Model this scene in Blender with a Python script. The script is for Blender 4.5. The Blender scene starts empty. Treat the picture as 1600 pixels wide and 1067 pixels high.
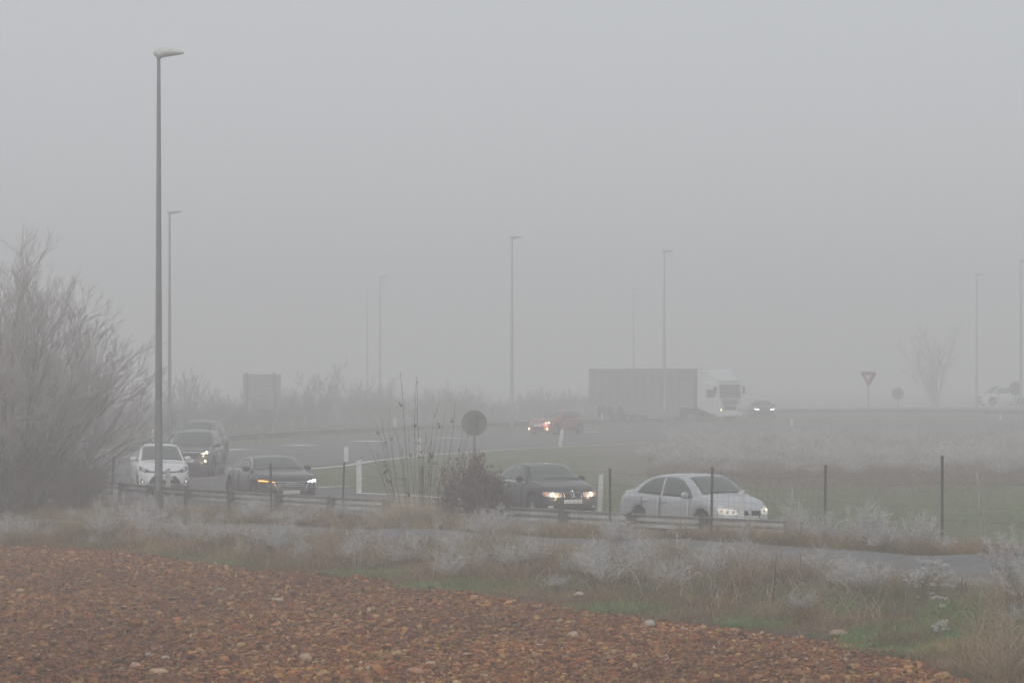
import bpy, bmesh, math, random
import numpy as np
from mathutils import Vector, Matrix
from mathutils.bvhtree import BVHTree
R = math.radians
random.seed(7); rng = np.random.default_rng(11)
sc = bpy.context.scene
col = sc.collection
# ------------------------------------------------------------------ camera
F = 4444.0; HC = 4.0; HOR = 577.0          # focal in pixels of a 1600 wide picture, eye height, horizon row
cam = bpy.data.cameras.new('camera'); co = bpy.data.objects.new('camera', cam); col.objects.link(co)
cam.sensor_width = 36; cam.lens = F / 1600 * 36; cam.clip_start = 0.5; cam.clip_end = 4000
cam.shift_y = (HOR - 533.5) / 1600
co.location = (0, 0, HC); co.rotation_euler = (R(90), 0, 0); sc.camera = co
# ------------------------------------------------------------------ world: thick overcast
w = bpy.data.worlds.new('World'); sc.world = w; w.use_nodes = True
nt = w.node_tree; nt.nodes.clear()
SUN_EL, SUN_ROT = 32, 200
sky = nt.nodes.new('ShaderNodeTexSky'); sky.sky_type = 'NISHITA'; sky.sun_disc = False
sky.sun_elevation = R(SUN_EL); sky.sun_rotation = R(SUN_ROT); sky.dust_density = 6; sky.air_density = 1.5
hs = nt.nodes.new('ShaderNodeHueSaturation'); hs.inputs['Saturation'].default_value = 0.25
mx = nt.nodes.new('ShaderNodeMix'); mx.data_type = 'RGBA'; mx.inputs[0].default_value = 0.86
mx.inputs[7].default_value = (6.42, 6.74, 7.14, 1)
bg = nt.nodes.new('ShaderNodeBackground'); bg.inputs['Strength'].default_value = 0.1
ow = nt.nodes.new('ShaderNodeOutputWorld')
nt.links.new(sky.outputs[0], hs.inputs['Color']); nt.links.new(hs.outputs[0], mx.inputs[6])
nt.links.new(mx.outputs[2], bg.inputs['Color']); nt.links.new(bg.outputs[0], ow.inputs[0])
sl = bpy.data.lights.new('sun', 'SUN'); sl.energy = 1.0; sl.angle = R(60); sl.color = (1, .96, .9)
so = bpy.data.objects.new('sun', sl); col.objects.link(so); so.rotation_euler = (R(90 - SUN_EL), 0, R(180 - SUN_ROT))
sc.view_settings.view_transform = 'Standard'; sc.view_settings.look = 'None'
sc.view_settings.exposure = 0.0; sc.view_settings.gamma = 1
sc.cycles.volume_bounces = 4; sc.cycles.max_bounces = 6; sc.cycles.sample_clamp_indirect = 4
sc.cycles.use_denoising = True; sc.cycles.volume_max_steps = 64
HAZE = 0.0066; HAZE_TOP = 14.0

def P(px, s, z=0.0):
    return Vector(((px - 800) / s, F / s, z))
def lin(*pairs): return np.array(pairs, float)
def curve(tab):
    """table of (px, s) -> function Y(X)"""
    xs = [(p - 800) / s for p, s in tab]; ys = [F / s for p, s in tab]
    return lambda x: np.interp(x, xs, ys)
railY = curve([(-500, 44), (150, 51.5), (245, 54.4), (400, 57.4), (600, 60.6), (800, 64.1), (950, 66.5), (1113, 69), (1250, 70.5), (1500, 74), (2200, 86)])
fenceY = curve([(-500, 50), (180, 56), (423, 60.5), (538, 62), (660, 64), (953, 69), (1113, 71.5), (1290, 74), (1472, 76), (2200, 92)])
farTrackY = curve([(-500, 55), (0, 60.5), (200, 62), (600, 66.5), (1000, 72), (1200, 75.6), (1400, 79), (1600, 82), (2200, 95)])
nearTrackY = curve([(-500, 59), (0, 64), (200, 65.5), (600, 71.5), (1000, 77), (1200, 82.4), (1400, 87.5), (1600, 92.8), (2200, 112)])
fieldY = curve([(-500, 62), (0, 69.5), (200, 72.7), (400, 79), (600, 83), (800, 90), (1000, 98), (1200, 104.5), (1350, 108), (1450, 116), (1500, 122), (1635, 134.7), (1900, 150)])
def sstep(a, b, t):
    t = np.clip((t - a) / (b - a), 0, 1); return t * t * (3 - 2 * t)
def hash2(ix, iy):
    h = (ix.astype(np.int64) * 374761393 + iy.astype(np.int64) * 668265263) & 0x7fffffff
    h = ((h ^ (h >> 13)) * 1274126177) & 0x7fffffff
    return (h ^ (h >> 16)) % 100003 / 100003.0
def noise(x, y, f):
    x = np.asarray(x, float) * f; y = np.asarray(y, float) * f
    ix = np.floor(x); iy = np.floor(y); fx = x - ix; fy = y - iy
    fx = fx * fx * (3 - 2 * fx); fy = fy * fy * (3 - 2 * fy)
    a = hash2(ix, iy); b = hash2(ix + 1, iy); c = hash2(ix, iy + 1); d = hash2(ix + 1, iy + 1)
    return (a * (1 - fx) + b * fx) * (1 - fy) + (c * (1 - fx) + d * fx) * fy
def G(x, y):
    """ground height"""
    x = np.asarray(x, float); y = np.asarray(y, float)
    fy_ = fieldY(x); nt_ = nearTrackY(x); ft = farTrackY(x); fe = fenceY(x); ra = railY(x)
    zr = np.interp(x, [-12, 12], [.08, .27]); zf = np.interp(x, [-12, 4, 12], [.1, .32, .36])
    z = np.where(y < fy_, 0.0, 0)
    t1 = sstep(0, 1, (y - fy_) / np.maximum(nt_ - fy_, .1)); z = z + t1 * zr
    t2 = sstep(0, 1, (y - nt_) / np.maximum(ft - nt_, .1)); z = z + t2 * (zf - zr)
    t3 = sstep(0, 1, (y - fe) / np.maximum(ra - fe + .6, .5)); z = z * (1 - t3) - .0 * t3
    und = (noise(x, y, .35) - .5) * .12 + (noise(x + 40, y, 1.1) - .5) * .06
    offroad = np.clip(1 - t3, 0, 1)
    return z + und * offroad * np.where(y < fy_, .4, 1)
def Gz(x, y): return float(G(x, y))
# ------------------------------------------------------------------ helpers
def tag(o, label=None, cat=None, group=None, kind=None):
    if label: o['label'] = label
    if cat: o['category'] = cat
    if group: o['group'] = group
    if kind: o['kind'] = kind
    return o
def empty(name, loc=(0, 0, 0), rz=0, label=None, cat=None, group=None):
    o = bpy.data.objects.new(name, None); col.objects.link(o); o.location = loc; o.rotation_euler = (0, 0, rz)
    o.empty_display_size = .3
    return tag(o, label, cat, group)
def mesh_obj(name, V, Fc, mat, parent=None, C=None, smooth=False):
    me = bpy.data.meshes.new(name)
    V = np.asarray(V, np.float32)
    if isinstance(Fc, np.ndarray):
        n, k = Fc.shape
        me.vertices.add(len(V)); me.vertices.foreach_set('co', V.ravel())
        me.loops.add(n * k); me.loops.foreach_set('vertex_index', Fc.astype(np.int32).ravel())
        me.polygons.add(n); me.polygons.foreach_set('loop_start', np.arange(0, n * k, k, dtype=np.int32))
        me.update(calc_edges=True)
    else:
        me.from_pydata([tuple(map(float, v)) for v in V], [], Fc)
    if C is not None:
        a = me.color_attributes.new('Col', 'FLOAT_COLOR', 'POINT')
        c4 = np.ones((len(V), 4), np.float32); c4[:, :3] = C; a.data.foreach_set('color', c4.ravel())
    me.polygons.foreach_set('use_smooth', np.full(len(me.polygons), smooth))
    me.materials.append(mat); me.update()
    o = bpy.data.objects.new(name, me); col.objects.link(o)
    if parent: o.parent = parent
    return o
class MB:
    def __init__(s): s.v = []; s.f = []
    def add(s, V, Fc):
        n = len(s.v); s.v += [tuple(v) for v in V]; s.f += [tuple(i + n for i in f) for f in Fc]; return s
    def box(s, c, d, bev=0, rot=None):
        bm = bmesh.new(); bmesh.ops.create_cube(bm, size=1)
        for v in bm.verts: v.co = Vector((v.co.x * d[0], v.co.y * d[1], v.co.z * d[2]))
        if bev: bmesh.ops.bevel(bm, geom=list(bm.edges), offset=bev, segments=2, affect='EDGES', profile=.5)
        m = rot or Matrix.Identity(3)
        s.add([m @ v.co + Vector(c) for v in bm.verts], [[v.index for v in f.verts] for f in bm.faces]); bm.free(); return s
    def tube(s, a, b, r0, r1=None, n=8, caps=True):
        a = Vector(a); b = Vector(b); r1 = r0 if r1 is None else r1
        d = (b - a).normalized(); u = d.orthogonal().normalized(); w_ = d.cross(u)
        V = []; 
        for p, r in ((a, r0), (b, r1)):
            for k in range(n):
                t = 2 * math.pi * k / n; V.append(p + (u * math.cos(t) + w_ * math.sin(t)) * r)
        Fc = [(k, (k + 1) % n, n + (k + 1) % n, n + k) for k in range(n)]
        if caps: Fc += [tuple(range(n - 1, -1, -1)), tuple(range(n, 2 * n))]
        return s.add(V, Fc)
    def lathe(s, prof, n=20, axis='Z', o=(0, 0, 0)):
        V = []; o = Vector(o)
        for r, h in prof:
            for k in range(n):
                t = 2 * math.pi * k / n; c, d = r * math.cos(t), r * math.sin(t)
                V.append(o + (Vector((c, d, h)) if axis == 'Z' else Vector((c, h, d)) if axis == 'Y' else Vector((h, c, d))))
        Fc = [(i * n + k, i * n + (k + 1) % n, (i + 1) * n + (k + 1) % n, (i + 1) * n + k) for i in range(len(prof) - 1) for k in range(n)]
        if prof[0][0] > 1e-4: Fc.append(tuple(range(n - 1, -1, -1)))
        if prof[-1][0] > 1e-4: Fc.append(tuple(range((len(prof) - 1) * n, len(prof) * n)))
        return s.add(V, Fc)
    def build(s, name, mat, parent=None, smooth=False): return mesh_obj(name, s.v, s.f, mat, parent, smooth=smooth)
def copy_tree(o, parent=None):
    c = o.copy(); col.objects.link(c); c.parent = parent
    for ch in list(o.children): copy_tree(ch, c)
    return c
# ------------------------------------------------------------------ materials
def mat(name, base=(.5, .5, .5), rough=.6, metal=0, coat=0, spec=.5, emit=None, es=0, sampled=False):
    m = bpy.data.materials.new(name); m.use_nodes = True; b = m.node_tree.nodes['Principled BSDF']
    b.inputs['Base Color'].default_value = (*base, 1); b.inputs['Roughness'].default_value = rough
    b.inputs['Metallic'].default_value = metal; b.inputs['Coat Weight'].default_value = coat
    b.inputs['Specular IOR Level'].default_value = spec
    if emit:
        b.inputs['Emission Color'].default_value = (*emit, 1); b.inputs['Emission Strength'].default_value = es
        m.cycles.emission_sampling = 'AUTO' if sampled else 'NONE'
    return m
def noisy(name, c1, c2, scale=8, rough=.7, detail=6, metal=0, bump=0, coat=0, c3=None, sc2=1.0):
    """two or three colours mixed by object-space noise"""
    m = mat(name, c1, rough, metal, coat); t = m.node_tree; b = t.nodes['Principled BSDF']
    tc = t.nodes.new('ShaderNodeTexCoord'); n = t.nodes.new('ShaderNodeTexNoise'); n.inputs['Scale'].default_value = scale
    n.inputs['Detail'].default_value = detail; n.inputs['Roughness'].default_value = .65
    r = t.nodes.new('ShaderNodeValToRGB'); r.color_ramp.elements[0].position = .35; r.color_ramp.elements[1].position = .65
    r.color_ramp.elements[0].color = (*c1, 1); r.color_ramp.elements[1].color = (*c2, 1)
    t.links.new(tc.outputs['Object'], n.inputs['Vector']); t.links.new(n.outputs['Fac'], r.inputs[0])
    out = r.outputs[0]
    if c3:
        n2 = t.nodes.new('ShaderNodeTexNoise'); n2.inputs['Scale'].default_value = scale * sc2; n2.inputs['Detail'].default_value = 4
        t.links.new(tc.outputs['Object'], n2.inputs['Vector'])
        r2 = t.nodes.new('ShaderNodeValToRGB'); r2.color_ramp.elements[0].position = .5; r2.color_ramp.elements[1].position = .68
        t.links.new(n2.outputs['Fac'], r2.inputs[0])
        mm = t.nodes.new('ShaderNodeMix'); mm.data_type = 'RGBA'; mm.inputs[7].default_value = (*c3, 1)
        t.links.new(r2.outputs[0], mm.inputs[0]); t.links.new(out, mm.inputs[6]); out = mm.outputs[2]
    t.links.new(out, b.inputs['Base Color'])
    if bump:
        bp = t.nodes.new('ShaderNodeBump'); bp.inputs['Strength'].default_value = bump; bp.inputs['Distance'].default_value = .03
        t.links.new(n.outputs['Fac'], bp.inputs['Height']); t.links.new(bp.outputs[0], b.inputs['Normal'])
    return m
def vcol(name, rough=.85, nscale=0, amt=.3, bump=0):
    m = mat(name, (.3, .3, .3), rough, spec=.25); t = m.node_tree; b = t.nodes['Principled BSDF']
    a = t.nodes.new('ShaderNodeVertexColor'); a.layer_name = 'Col'; out = a.outputs[0]
    if nscale:
        tc = t.nodes.new('ShaderNodeTexCoord'); n = t.nodes.new('ShaderNodeTexNoise'); n.inputs['Scale'].default_value = nscale
        n.inputs['Detail'].default_value = 8; n.inputs['Roughness'].default_value = .7
        t.links.new(tc.outputs['Object'], n.inputs['Vector'])
        mr = t.nodes.new('ShaderNodeMapRange'); mr.inputs[1].default_value = .3; mr.inputs[2].default_value = .7
        mr.inputs[3].default_value = 1 - amt; mr.inputs[4].default_value = 1 + amt
        t.links.new(n.outputs['Fac'], mr.inputs[0])
        vm = t.nodes.new('ShaderNodeVectorMath'); vm.operation = 'SCALE'
        t.links.new(out, vm.inputs[0]); t.links.new(mr.outputs[0], vm.inputs[3]); out = vm.outputs[0]
        if bump:
            bp = t.nodes.new('ShaderNodeBump'); bp.inputs['Strength'].default_value = bump; bp.inputs['Distance'].default_value = .04
            t.links.new(n.outputs['Fac'], bp.inputs['Height']); t.links.new(bp.outputs[0], b.inputs['Normal'])
    t.links.new(out, b.inputs['Base Color']); return m
M = dict(
    galv=noisy('galvanised_steel', (.26, .27, .28), (.36, .37, .38), 3, .55, metal=.3),
    rail=noisy('weathered_rail_steel', (.27, .275, .27), (.46, .46, .445), 2.2, .6),
    railfar=noisy('rusty_rail_steel', (.15, .14, .13), (.28, .26, .24), 1.2, .65),
    post=noisy('dark_fence_steel', (.06, .058, .054), (.13, .12, .11), 6, .7),
    wire=mat('fence_wire', (.09, .09, .09), .6, .2),
    white_post=noisy('white_plastic_post', (.55, .55, .53), (.75, .75, .73), 5, .6),
    asphalt=noisy('damp_asphalt', (.075, .072, .068), (.115, .11, .105), .5, .75, bump=.1),
    paint_line=noisy('worn_white_paint', (.60, .59, .57), (.85, .84, .82), 1.5, .8),
    gravel=noisy('frosted_gravel', (.085, .087, .09), (.22, .222, .23), 9, .9, 8, bump=.5, c3=(.12, .10, .075), sc2=.08),
    lamp_head=noisy('lamp_head_shell', (.50, .54, .52), (.60, .64, .61), 4, .35),
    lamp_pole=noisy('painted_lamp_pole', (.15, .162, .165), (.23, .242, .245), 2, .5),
    sign_back=noisy('sign_back_metal', (.25, .255, .255), (.33, .335, .33), 3, .6),  # paler than near_sign: distance haze put into the far sign metal
    panel_grey=noisy('slatted_panel_grey', (.34, .35, .345), (.42, .43, .425), 2, .6), near_sign=noisy('near_sign_back', (.14, .145, .145), (.20, .205, .20), 3, .6), sign_red=mat('sign_red', (.6, .04, .04), .5), sign_white=mat('sign_white', (.7, .7, .7), .5),
    tyre=mat('tyre_rubber', (.02, .02, .02), .85), rim=mat('alloy_rim', (.4, .4, .41), .35, .7),
    glass=mat('tinted_car_glass', (.085, .10, .096), .08, 0, 0, .7), dark=mat('black_plastic', (.015, .015, .015), .6),
    chrome=mat('chrome_trim', (.7, .7, .72), .2, .9), lens=mat('lamp_lens', (.50, .50, .47), .12, 0, .6),
    trim=mat('pale_window_trim', (.62, .63, .65), .3), seam=mat('panel_gap', (.012, .012, .012), .8), haze_pale_pole=noisy('haze_paled_lamp_pole', (.36, .37, .37), (.44, .45, .45), 2, .6), dimwarm=mat('dim_headlight', (.9, .85, .7), .3, emit=(1, .85, .6), es=1.6), plate=mat('number_plate', (.6, .6, .58), .5), seat=mat('car_interior', (.05, .05, .05), .8),  # far lamp pole copy is paler: distance haze put into its colour
    warm=mat('warm_headlight', (1, .9, .7), .3, emit=(1, .80, .50), es=4.2), cool=mat('cool_headlight', (1, 1, 1), .3, emit=(.92, .97, 1), es=7),
    litlens=mat('lit_lamp_lens', (.6, .58, .5), .2, emit=(1, .95, .8), es=.34),

    amber=mat('amber_indicator', (.9, .35, .02), .3, emit=(1, .46, .06), es=3.2), amber_lens=mat('amber_lens', (.55, .14, .05), .25, emit=(1, .3, .1), es=.35),
    silver=noisy('silver_car_paint', (.44, .46, .48), (.48, .50, .52), 1.5, .32, metal=.25, coat=.6),
    white=noisy('white_car_paint', (.72, .74, .76), (.78, .79, .80), 1.5, .35, coat=.6),
    black=noisy('dark_grey_car_paint', (.016, .017, .020), (.03, .031, .034), 1.5, .3, metal=.3, coat=.6),
    maroon=noisy('dark_car_paint', (.013, .011, .013), (.028, .024, .026), 1.5, .35, metal=.2, coat=.5),
    suv=noisy('grey_suv_paint', (.04, .04, .044), (.06, .06, .064), 1.5, .3, metal=.3, coat=.6),
    red=noisy('red_car_paint', (.28, .06, .05), (.32, .075, .06), 1.5, .3, coat=.6),
    curtain=noisy('dark_trailer_curtain', (.22, .225, .23), (.30, .305, .31), .8, .7),  # curtain grey is lightened to stand in for haze over the trailer
    plant=vcol('frosted_plant', .9), bark=vcol('bare_bark', .9), leaf=vcol('dry_leaf', .8),
    ground=vcol('ground_cover', .95, 2.2, .45, .6), soil=vcol('ploughed_red_soil', .95, 14, .5, .8), stone=vcol('field_stone', .85, 18, .3, .3),
)
# ------------------------------------------------------------------ ground sheet
def axis(lo, hi, fine_lo, fine_hi, st):
    a = list(np.arange(fine_lo, fine_hi, st)); x = a[0]; d = st; left = []
    while x > lo: d *= 1.25; x -= d; left.append(max(x, lo))
    x = a[-1]; d = st; right = []
    while x < hi: d *= 1.25; x += d; right.append(min(x, hi))
    return np.array(left[::-1] + a + right)
def grid(xs, ys):
    X, Y = np.meshgrid(xs, ys); n, m = X.shape; i = np.arange(n * m).reshape(n, m)
    Fc = np.stack([i[:-1, :-1], i[:-1, 1:], i[1:, 1:], i[1:, :-1]], -1).reshape(-1, 4)
    return X.ravel(), Y.ravel(), Fc
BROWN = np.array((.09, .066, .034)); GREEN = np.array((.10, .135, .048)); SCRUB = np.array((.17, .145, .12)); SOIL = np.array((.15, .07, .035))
X, Y, Fc = grid(axis(-900, 900, -26, 70, .5), axis(-300, 1100, 30, 150, .5))
Z = G(X, Y) - np.where(Y < fieldY(X) - .5, .08, 0)
n1 = noise(X, Y, .6)[:, None]; n2 = noise(X + 9, Y, .15)[:, None]
C = BROWN * (1 - n1 * .3)
island = (Y > railY(X) + 4)[:, None]
px = 800 + X / np.maximum(Y, 1) * F; py = HOR + HC * F / np.maximum(Y, 1)
gr = GREEN * (.8 + .5 * n1) * (1 - .35 * n2) + np.array((.03, .015, .01)) * n2
C = np.where(island, gr, C)
scr = (sstep(900, 1010, px + 60 * noise(X, Y, .3)) * sstep(88, 106, Y + 9 * (noise(X, Y, .25) + noise(X, Y + 5, .9) - 1)) * (Y < 200))[:, None]
C = C * (1 - scr) + SCRUB * (.8 + .4 * n1) * scr
fz = sstep(225, 320, Y)[:, None]; C = C * (1 - fz) + np.array((.42, .41, .405)) * fz  # ground colour pales with distance, standing in for haze at the horizon
C = np.where((Y < fieldY(X))[:, None], SOIL, C)
gpatch = ((Y > fieldY(X)) & (Y < nearTrackY(X)))[:, None] * sstep(.5, .7, noise(X + 3, Y + 8, .5))[:, None]
C = C * (1 - gpatch * .7) + np.array((.07, .10, .035)) * gpatch * .7
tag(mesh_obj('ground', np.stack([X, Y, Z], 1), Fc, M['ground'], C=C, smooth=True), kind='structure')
# ------------------------------------------------------------------ roads
def strip(name, near, far, xs, z, m, kind='structure'):
    V = []; Fc = []
    for k, x in enumerate(xs):
        for t in (0, .5, 1):
            y = near(x) * (1 - t) + far(x) * t; V.append((x, y, (Gz(x, y) if z is None else 0) + (z or 0)))
    for k in range(len(xs) - 1):
        for j in (0, 1): a = k * 3 + j; Fc.append((a, a + 3, a + 4, a + 1))
    o = mesh_obj(name, V, Fc, m, smooth=True)
    return tag(o, kind=kind)
def poly_sheet(name, pts, z, m):
    bm = bmesh.new(); vs = [bm.verts.new((p[0], p[1], z)) for p in pts]
    f = bm.faces.new(vs); bmesh.ops.triangulate(bm, faces=[f])
    me = bpy.data.meshes.new(name); bmesh.ops.recalc_face_normals(bm, faces=bm.faces); bm.to_mesh(me); bm.free(); me.materials.append(m)
    if me.polygons[0].normal.z < 0: me.flip_normals()
    o = bpy.data.objects.new(name, me); col.objects.link(o); return tag(o, kind='structure')
def q(px_, py_): 
    s = (py_ - HOR) / HC; return P(px_, s)
rail_side = [(x, float(railY(x)) + .35) for x in np.linspace(-16, 9, 26)]
ramp_far = [q(1600, 850), q(1217, 820), q(1080, 810), q(930, 799), q(780, 787), q(640, 776), q(560, 767), q(500, 760), q(470, 748), q(478, 738), q(500, 731)]
main_near = [q(540, 727), q(600, 718), q(700, 709), q(800, 701), q(950, 694), q(1100, 687), q(1300, 679), q(1600, 672), q(1900, 668)]
main_far = [q(1900, 650), q(1600, 655), q(1300, 660), q(1060, 664), q(900, 669.5), q(700, 678), q(500, 688), q(345, 698), q(250, 703), q(100, 712), q(-300, 738)]
outline = [Vector((a, b, 0)) for a, b in rail_side] + ramp_far + main_near + main_far + [Vector((-26, 100, 0))]
poly_sheet('road', outline, .012, M['asphalt'])
back = [q(-200, 672), q(345, 668), q(700, 662), q(1060, 654), q(1300, 651), q(2200, 646)]
backf = [q(2200, 632), q(1600, 636), q(1060, 640), q(700, 645), q(345, 650), q(-200, 655)]
poly_sheet('far_road', back + backf, .012, M['asphalt'])
def line(name, pts, wd, dash=None):
    mb = MB(); L = 0
    for a, b in zip(pts[:-1], pts[1:]):
        d = (b - a); n = Vector((-d.y, d.x, 0)).normalized() * wd / 2
        mb.add([a - n, b - n, b + n, a + n], [(0, 1, 2, 3)])
    for i, v in enumerate(mb.v): mb.v[i] = (v[0], v[1], .018)
    return tag(mb.build(name, M['paint_line']), kind='structure')
line('edge_line', [q(485, 733), q(540, 728), q(580, 721), q(660, 712), q(800, 702), q(950, 695), q(1100, 688), q(1300, 681)], .35)
for i, (a, b, y1, y2) in enumerate([(345, 385, 702, 703), (448, 487, 695.5, 696.5), (556, 598, 689, 690), (680, 722, 684, 684.5), (905, 935, 675, 675)]):
    line('dashed_lane_line', [q(a, y1), q(b, y2)], 1.5)
line('ramp_edge_line', [q(496, 762), q(545, 760)], .35); line('ramp_edge_line', [q(560, 771), q(640, 774), q(780, 786)], .4)
line('ramp_edge_line', [q(130, 776), q(200, 776)], .15); line('ramp_edge_line', [q(188, 788), q(262, 789), q(400, 803)], .15); line('ramp_edge_line', [q(176, 715), q(212, 714)], .3)
line('far_edge_line', [q(1000, 656), q(1400, 652)], .3)
strip('gravel_track', nearTrackY, farTrackY, np.linspace(-22, 22, 90), .02, M['gravel'])
tr = bpy.data.objects['gravel_track']
V = []; Fc = []; xs = np.linspace(-22, 22, 177); K = 9
for x in xs:
    for j in range(K):
        e = .25 * (float(noise(x, j * 3.0, 1.2)) - .5) * 2 if j in (0, K - 1) else 0
        y = float(nearTrackY(x)) * (1 - j / (K - 1)) + float(farTrackY(x)) * j / (K - 1) + e
        V.append((x, y, Gz(x, y) + .025))
for k in range(len(xs) - 1):
    for j in range(K - 1): a = k * K + j; Fc.append((a, a + K, a + K + 1, a + 1))
old = tr.data; tr.data = bpy.data.meshes.new('gravel_track'); tr.data.from_pydata(V, [], Fc); tr.data.materials.append(M['gravel']); bpy.data.meshes.remove(old)
for p in tr.data.polygons: p.use_smooth = True
# ------------------------------------------------------------------ ploughed field
xs = np.arange(-15.5, 12.5, .07); ys = np.arange(33.5, 66, .07)
X, Y, Fc = grid(xs, ys)
def soil_z(x, y):
    return .02 + (noise(x, y, .8) - .5) * .10 + (noise(x + 5, y, 3) - .5) * .06 + np.abs(noise(x, y + 7, 8) - .5) * .08 + (noise(x, y, 16) - .5) * .05 + G(x, y) * .5
Z = soil_z(X, Y)
a = noise(X, Y, 2.1)[:, None]; b = noise(X + 50, Y, 11)[:, None]; c = noise(X, Y + 80, .5)[:, None]
C = np.array((.17, .052, .011)) * (.4 + .75 * b) * (1 - .3 * a) + np.array((.18, .082, .024)) * sstep(.5, .9, b) + np.array((.02, .012, .004)) * c
edge = fieldY(X) + (noise(X, Y, .9) - .5) * .9 + (noise(X, Y, 4) - .5) * .3
Zd = np.where(Y > edge, -.3, Z)
fc = Fc[(Y[Fc] < edge[Fc] + .15).any(1) & (np.abs(X[Fc]).min(1) < Y[Fc].max(1) * .2 + 2.2)]
tag(mesh_obj('ploughed_field', np.stack([X, Y, Zd], 1), fc, M['soil'], C=C, smooth=True), kind='structure')
# stones and clods
def ico(sub=2):
    bm = bmesh.new(); bmesh.ops.create_icosphere(bm, subdivisions=sub, radius=1)
    V = np.array([v.co[:] for v in bm.verts]); Fc = np.array([[v.index for v in f.verts] for f in bm.faces]); bm.free(); return V, Fc
IV, IF = ico(2); JV, JF = ico(1)
def rock_shape(k):
    r = np.random.default_rng(k); d = np.ones(len(IV))
    for _ in range(7):
        n = r.normal(size=3); n /= np.linalg.norm(n); d = np.minimum(d, r.uniform(.45, .9) / np.maximum(IV @ n, .05))
    d += r.normal(size=len(IV)) * .035
    return IV * d[:, None]
ROCKS = [rock_shape(k) for k in range(24)]
LOWROCKS = [JV * (1 + np.random.default_rng(k).uniform(-.5, .35, (len(JV), 1))) for k in range(24)]
def scatter_rocks(name, xs, ys, size, cols, flat=.6, zoff=0, lowres=False):
    R_, F_ = (LOWROCKS, JF) if lowres else (ROCKS, IF); nvv = R_[0].shape[0]
    Vs = []; Fs = []; Cs = []; zs = soil_z(xs, ys)
    sh = rng.integers(0, 24, len(xs)); an = rng.uniform(0, 6.28, len(xs)); st = rng.uniform(.75, 1.35, (len(xs), 3)); st[:, 2] *= flat
    for k in range(24):
        i = np.where(sh == k)[0]
        if not len(i): continue
        v = R_[k][None] * (size[i, None] * st[i])[:, None, :]
        c, s = np.cos(an[i])[:, None], np.sin(an[i])[:, None]
        x = v[..., 0] * c - v[..., 1] * s + xs[i, None]; y = v[..., 0] * s + v[..., 1] * c + ys[i, None]
        z = v[..., 2] + (zs[i] + size[i] * .30 * flat + zoff)[:, None]
        n0 = sum(len(q_) for q_ in Vs); Vs.append(np.stack([x, y, z], -1).reshape(-1, 3))
        Fs.append((F_[None] + (np.arange(len(i)) * nvv)[:, None, None] + n0).reshape(-1, 3)); Cs.append(np.repeat(cols[i], nvv, 0))
    return tag(mesh_obj(name, np.concatenate(Vs), np.concatenate(Fs), M['stone'], C=np.concatenate(Cs), smooth=False), kind='stuff')
def field_points(n, margin=.1):
    y = rng.uniform(34.5 ** 1, 64, n * 2); y = y[rng.uniform(0, 1, len(y)) < (36 / y) ** .5][:n]
    x = rng.uniform(-.2, .2, len(y)) * y; ok = (y < fieldY(x) - margin) & (x < 12); return x[ok], y[ok]
PAL = np.array([(.40, .15, .034), (.48, .23, .062), (.31, .095, .02), (.50, .28, .095), (.48, .32, .15), (.13, .042, .012), (.25, .14, .046), (.52, .40, .26)])
PW = np.array([.27, .2, .23, .09, .035, .12, .045, .01])
def cols_for(n):
    return PAL[rng.choice(8, n, p=PW)] * np.array((.93, .97, 1.12)) * rng.uniform(.45, 1.15, (n, 1))
x, y = field_points(150000); tag(scatter_rocks('soil_clods', x, y, .008 + rng.exponential(.0105, len(x)).clip(0, .05), cols_for(len(x)) * (.62 + .5 * noise(x, y, .35)[:, None]), .8, 0, True), 'small reddish clods and pebbles covering the ploughed field', 'clods', kind='stuff')
x, y = field_points(5000, .3); tag(scatter_rocks('field_stones', x, y, np.minimum(.026 + rng.exponential(.014, len(x)), .10), cols_for(len(x)), .65, .01), 'ochre cobbles and stones lying all over the ploughed red field', 'stones', kind='stuff')
big = [(432, 943, .14, .05, (.45, .36, .26), 'pale flat stone in the ploughed field, highest of the large stones at left'), (247, 1056, .17, .05, (.5, .33, .2), 'long flat ochre stone near the bottom edge of the field at left'),
       (233, 1026, .07, .07, (.3, .31, .32), 'bluish grey stone among the red clods at lower left'), (213, 1044, .09, .07, (.45, .28, .2), 'rounded pinkish stone just left of the long flat ochre stone'),
       (618, 1032, .10, .08, (.42, .27, .13), 'yellow ochre cobble in the lower middle of the field'), (672, 1047, .11, .055, (.44, .36, .22), 'pale yellow slab of stone at the bottom centre of the field'),
       (903, 938, .12, .05, (.5, .45, .38), 'whitish flat stone on the grass edge of the field behind the other stones'), (1014, 989, .10, .07, (.42, .38, .34), 'light grey cobble in the right half of the field'),
       (650, 1058, .15, .07, (.42, .22, .13), 'large reddish clod at the bottom edge left of the pale yellow slab'), (1310, 1000, .15, .08, (.34, .23, .16), 'big brown stone half buried at the grass margin of the field at right'),
       (477, 1040, .10, .09, (.45, .33, .22), 'tall rounded stone in the left half near the bottom of the field'), (895, 1003, .10, .08, (.42, .34, .24), 'pale rounded cobble in the middle right of the field')]
for i, (px_, py_, sz, hh, cc, lb) in enumerate(big):
    p = q(px_, py_); v = ROCKS[i] * np.array((sz, sz * .7, hh))
    o = mesh_obj('stone', v, IF, M['stone'], C=np.tile(cc, (len(v), 1)), smooth=True); o.location = (p.x, p.y, float(soil_z(p.x, p.y)) + .03)
    o.rotation_euler = (0, 0, random.uniform(-.4, .4)); tag(o, lb, 'stone', 'large stones lying in the field')
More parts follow.
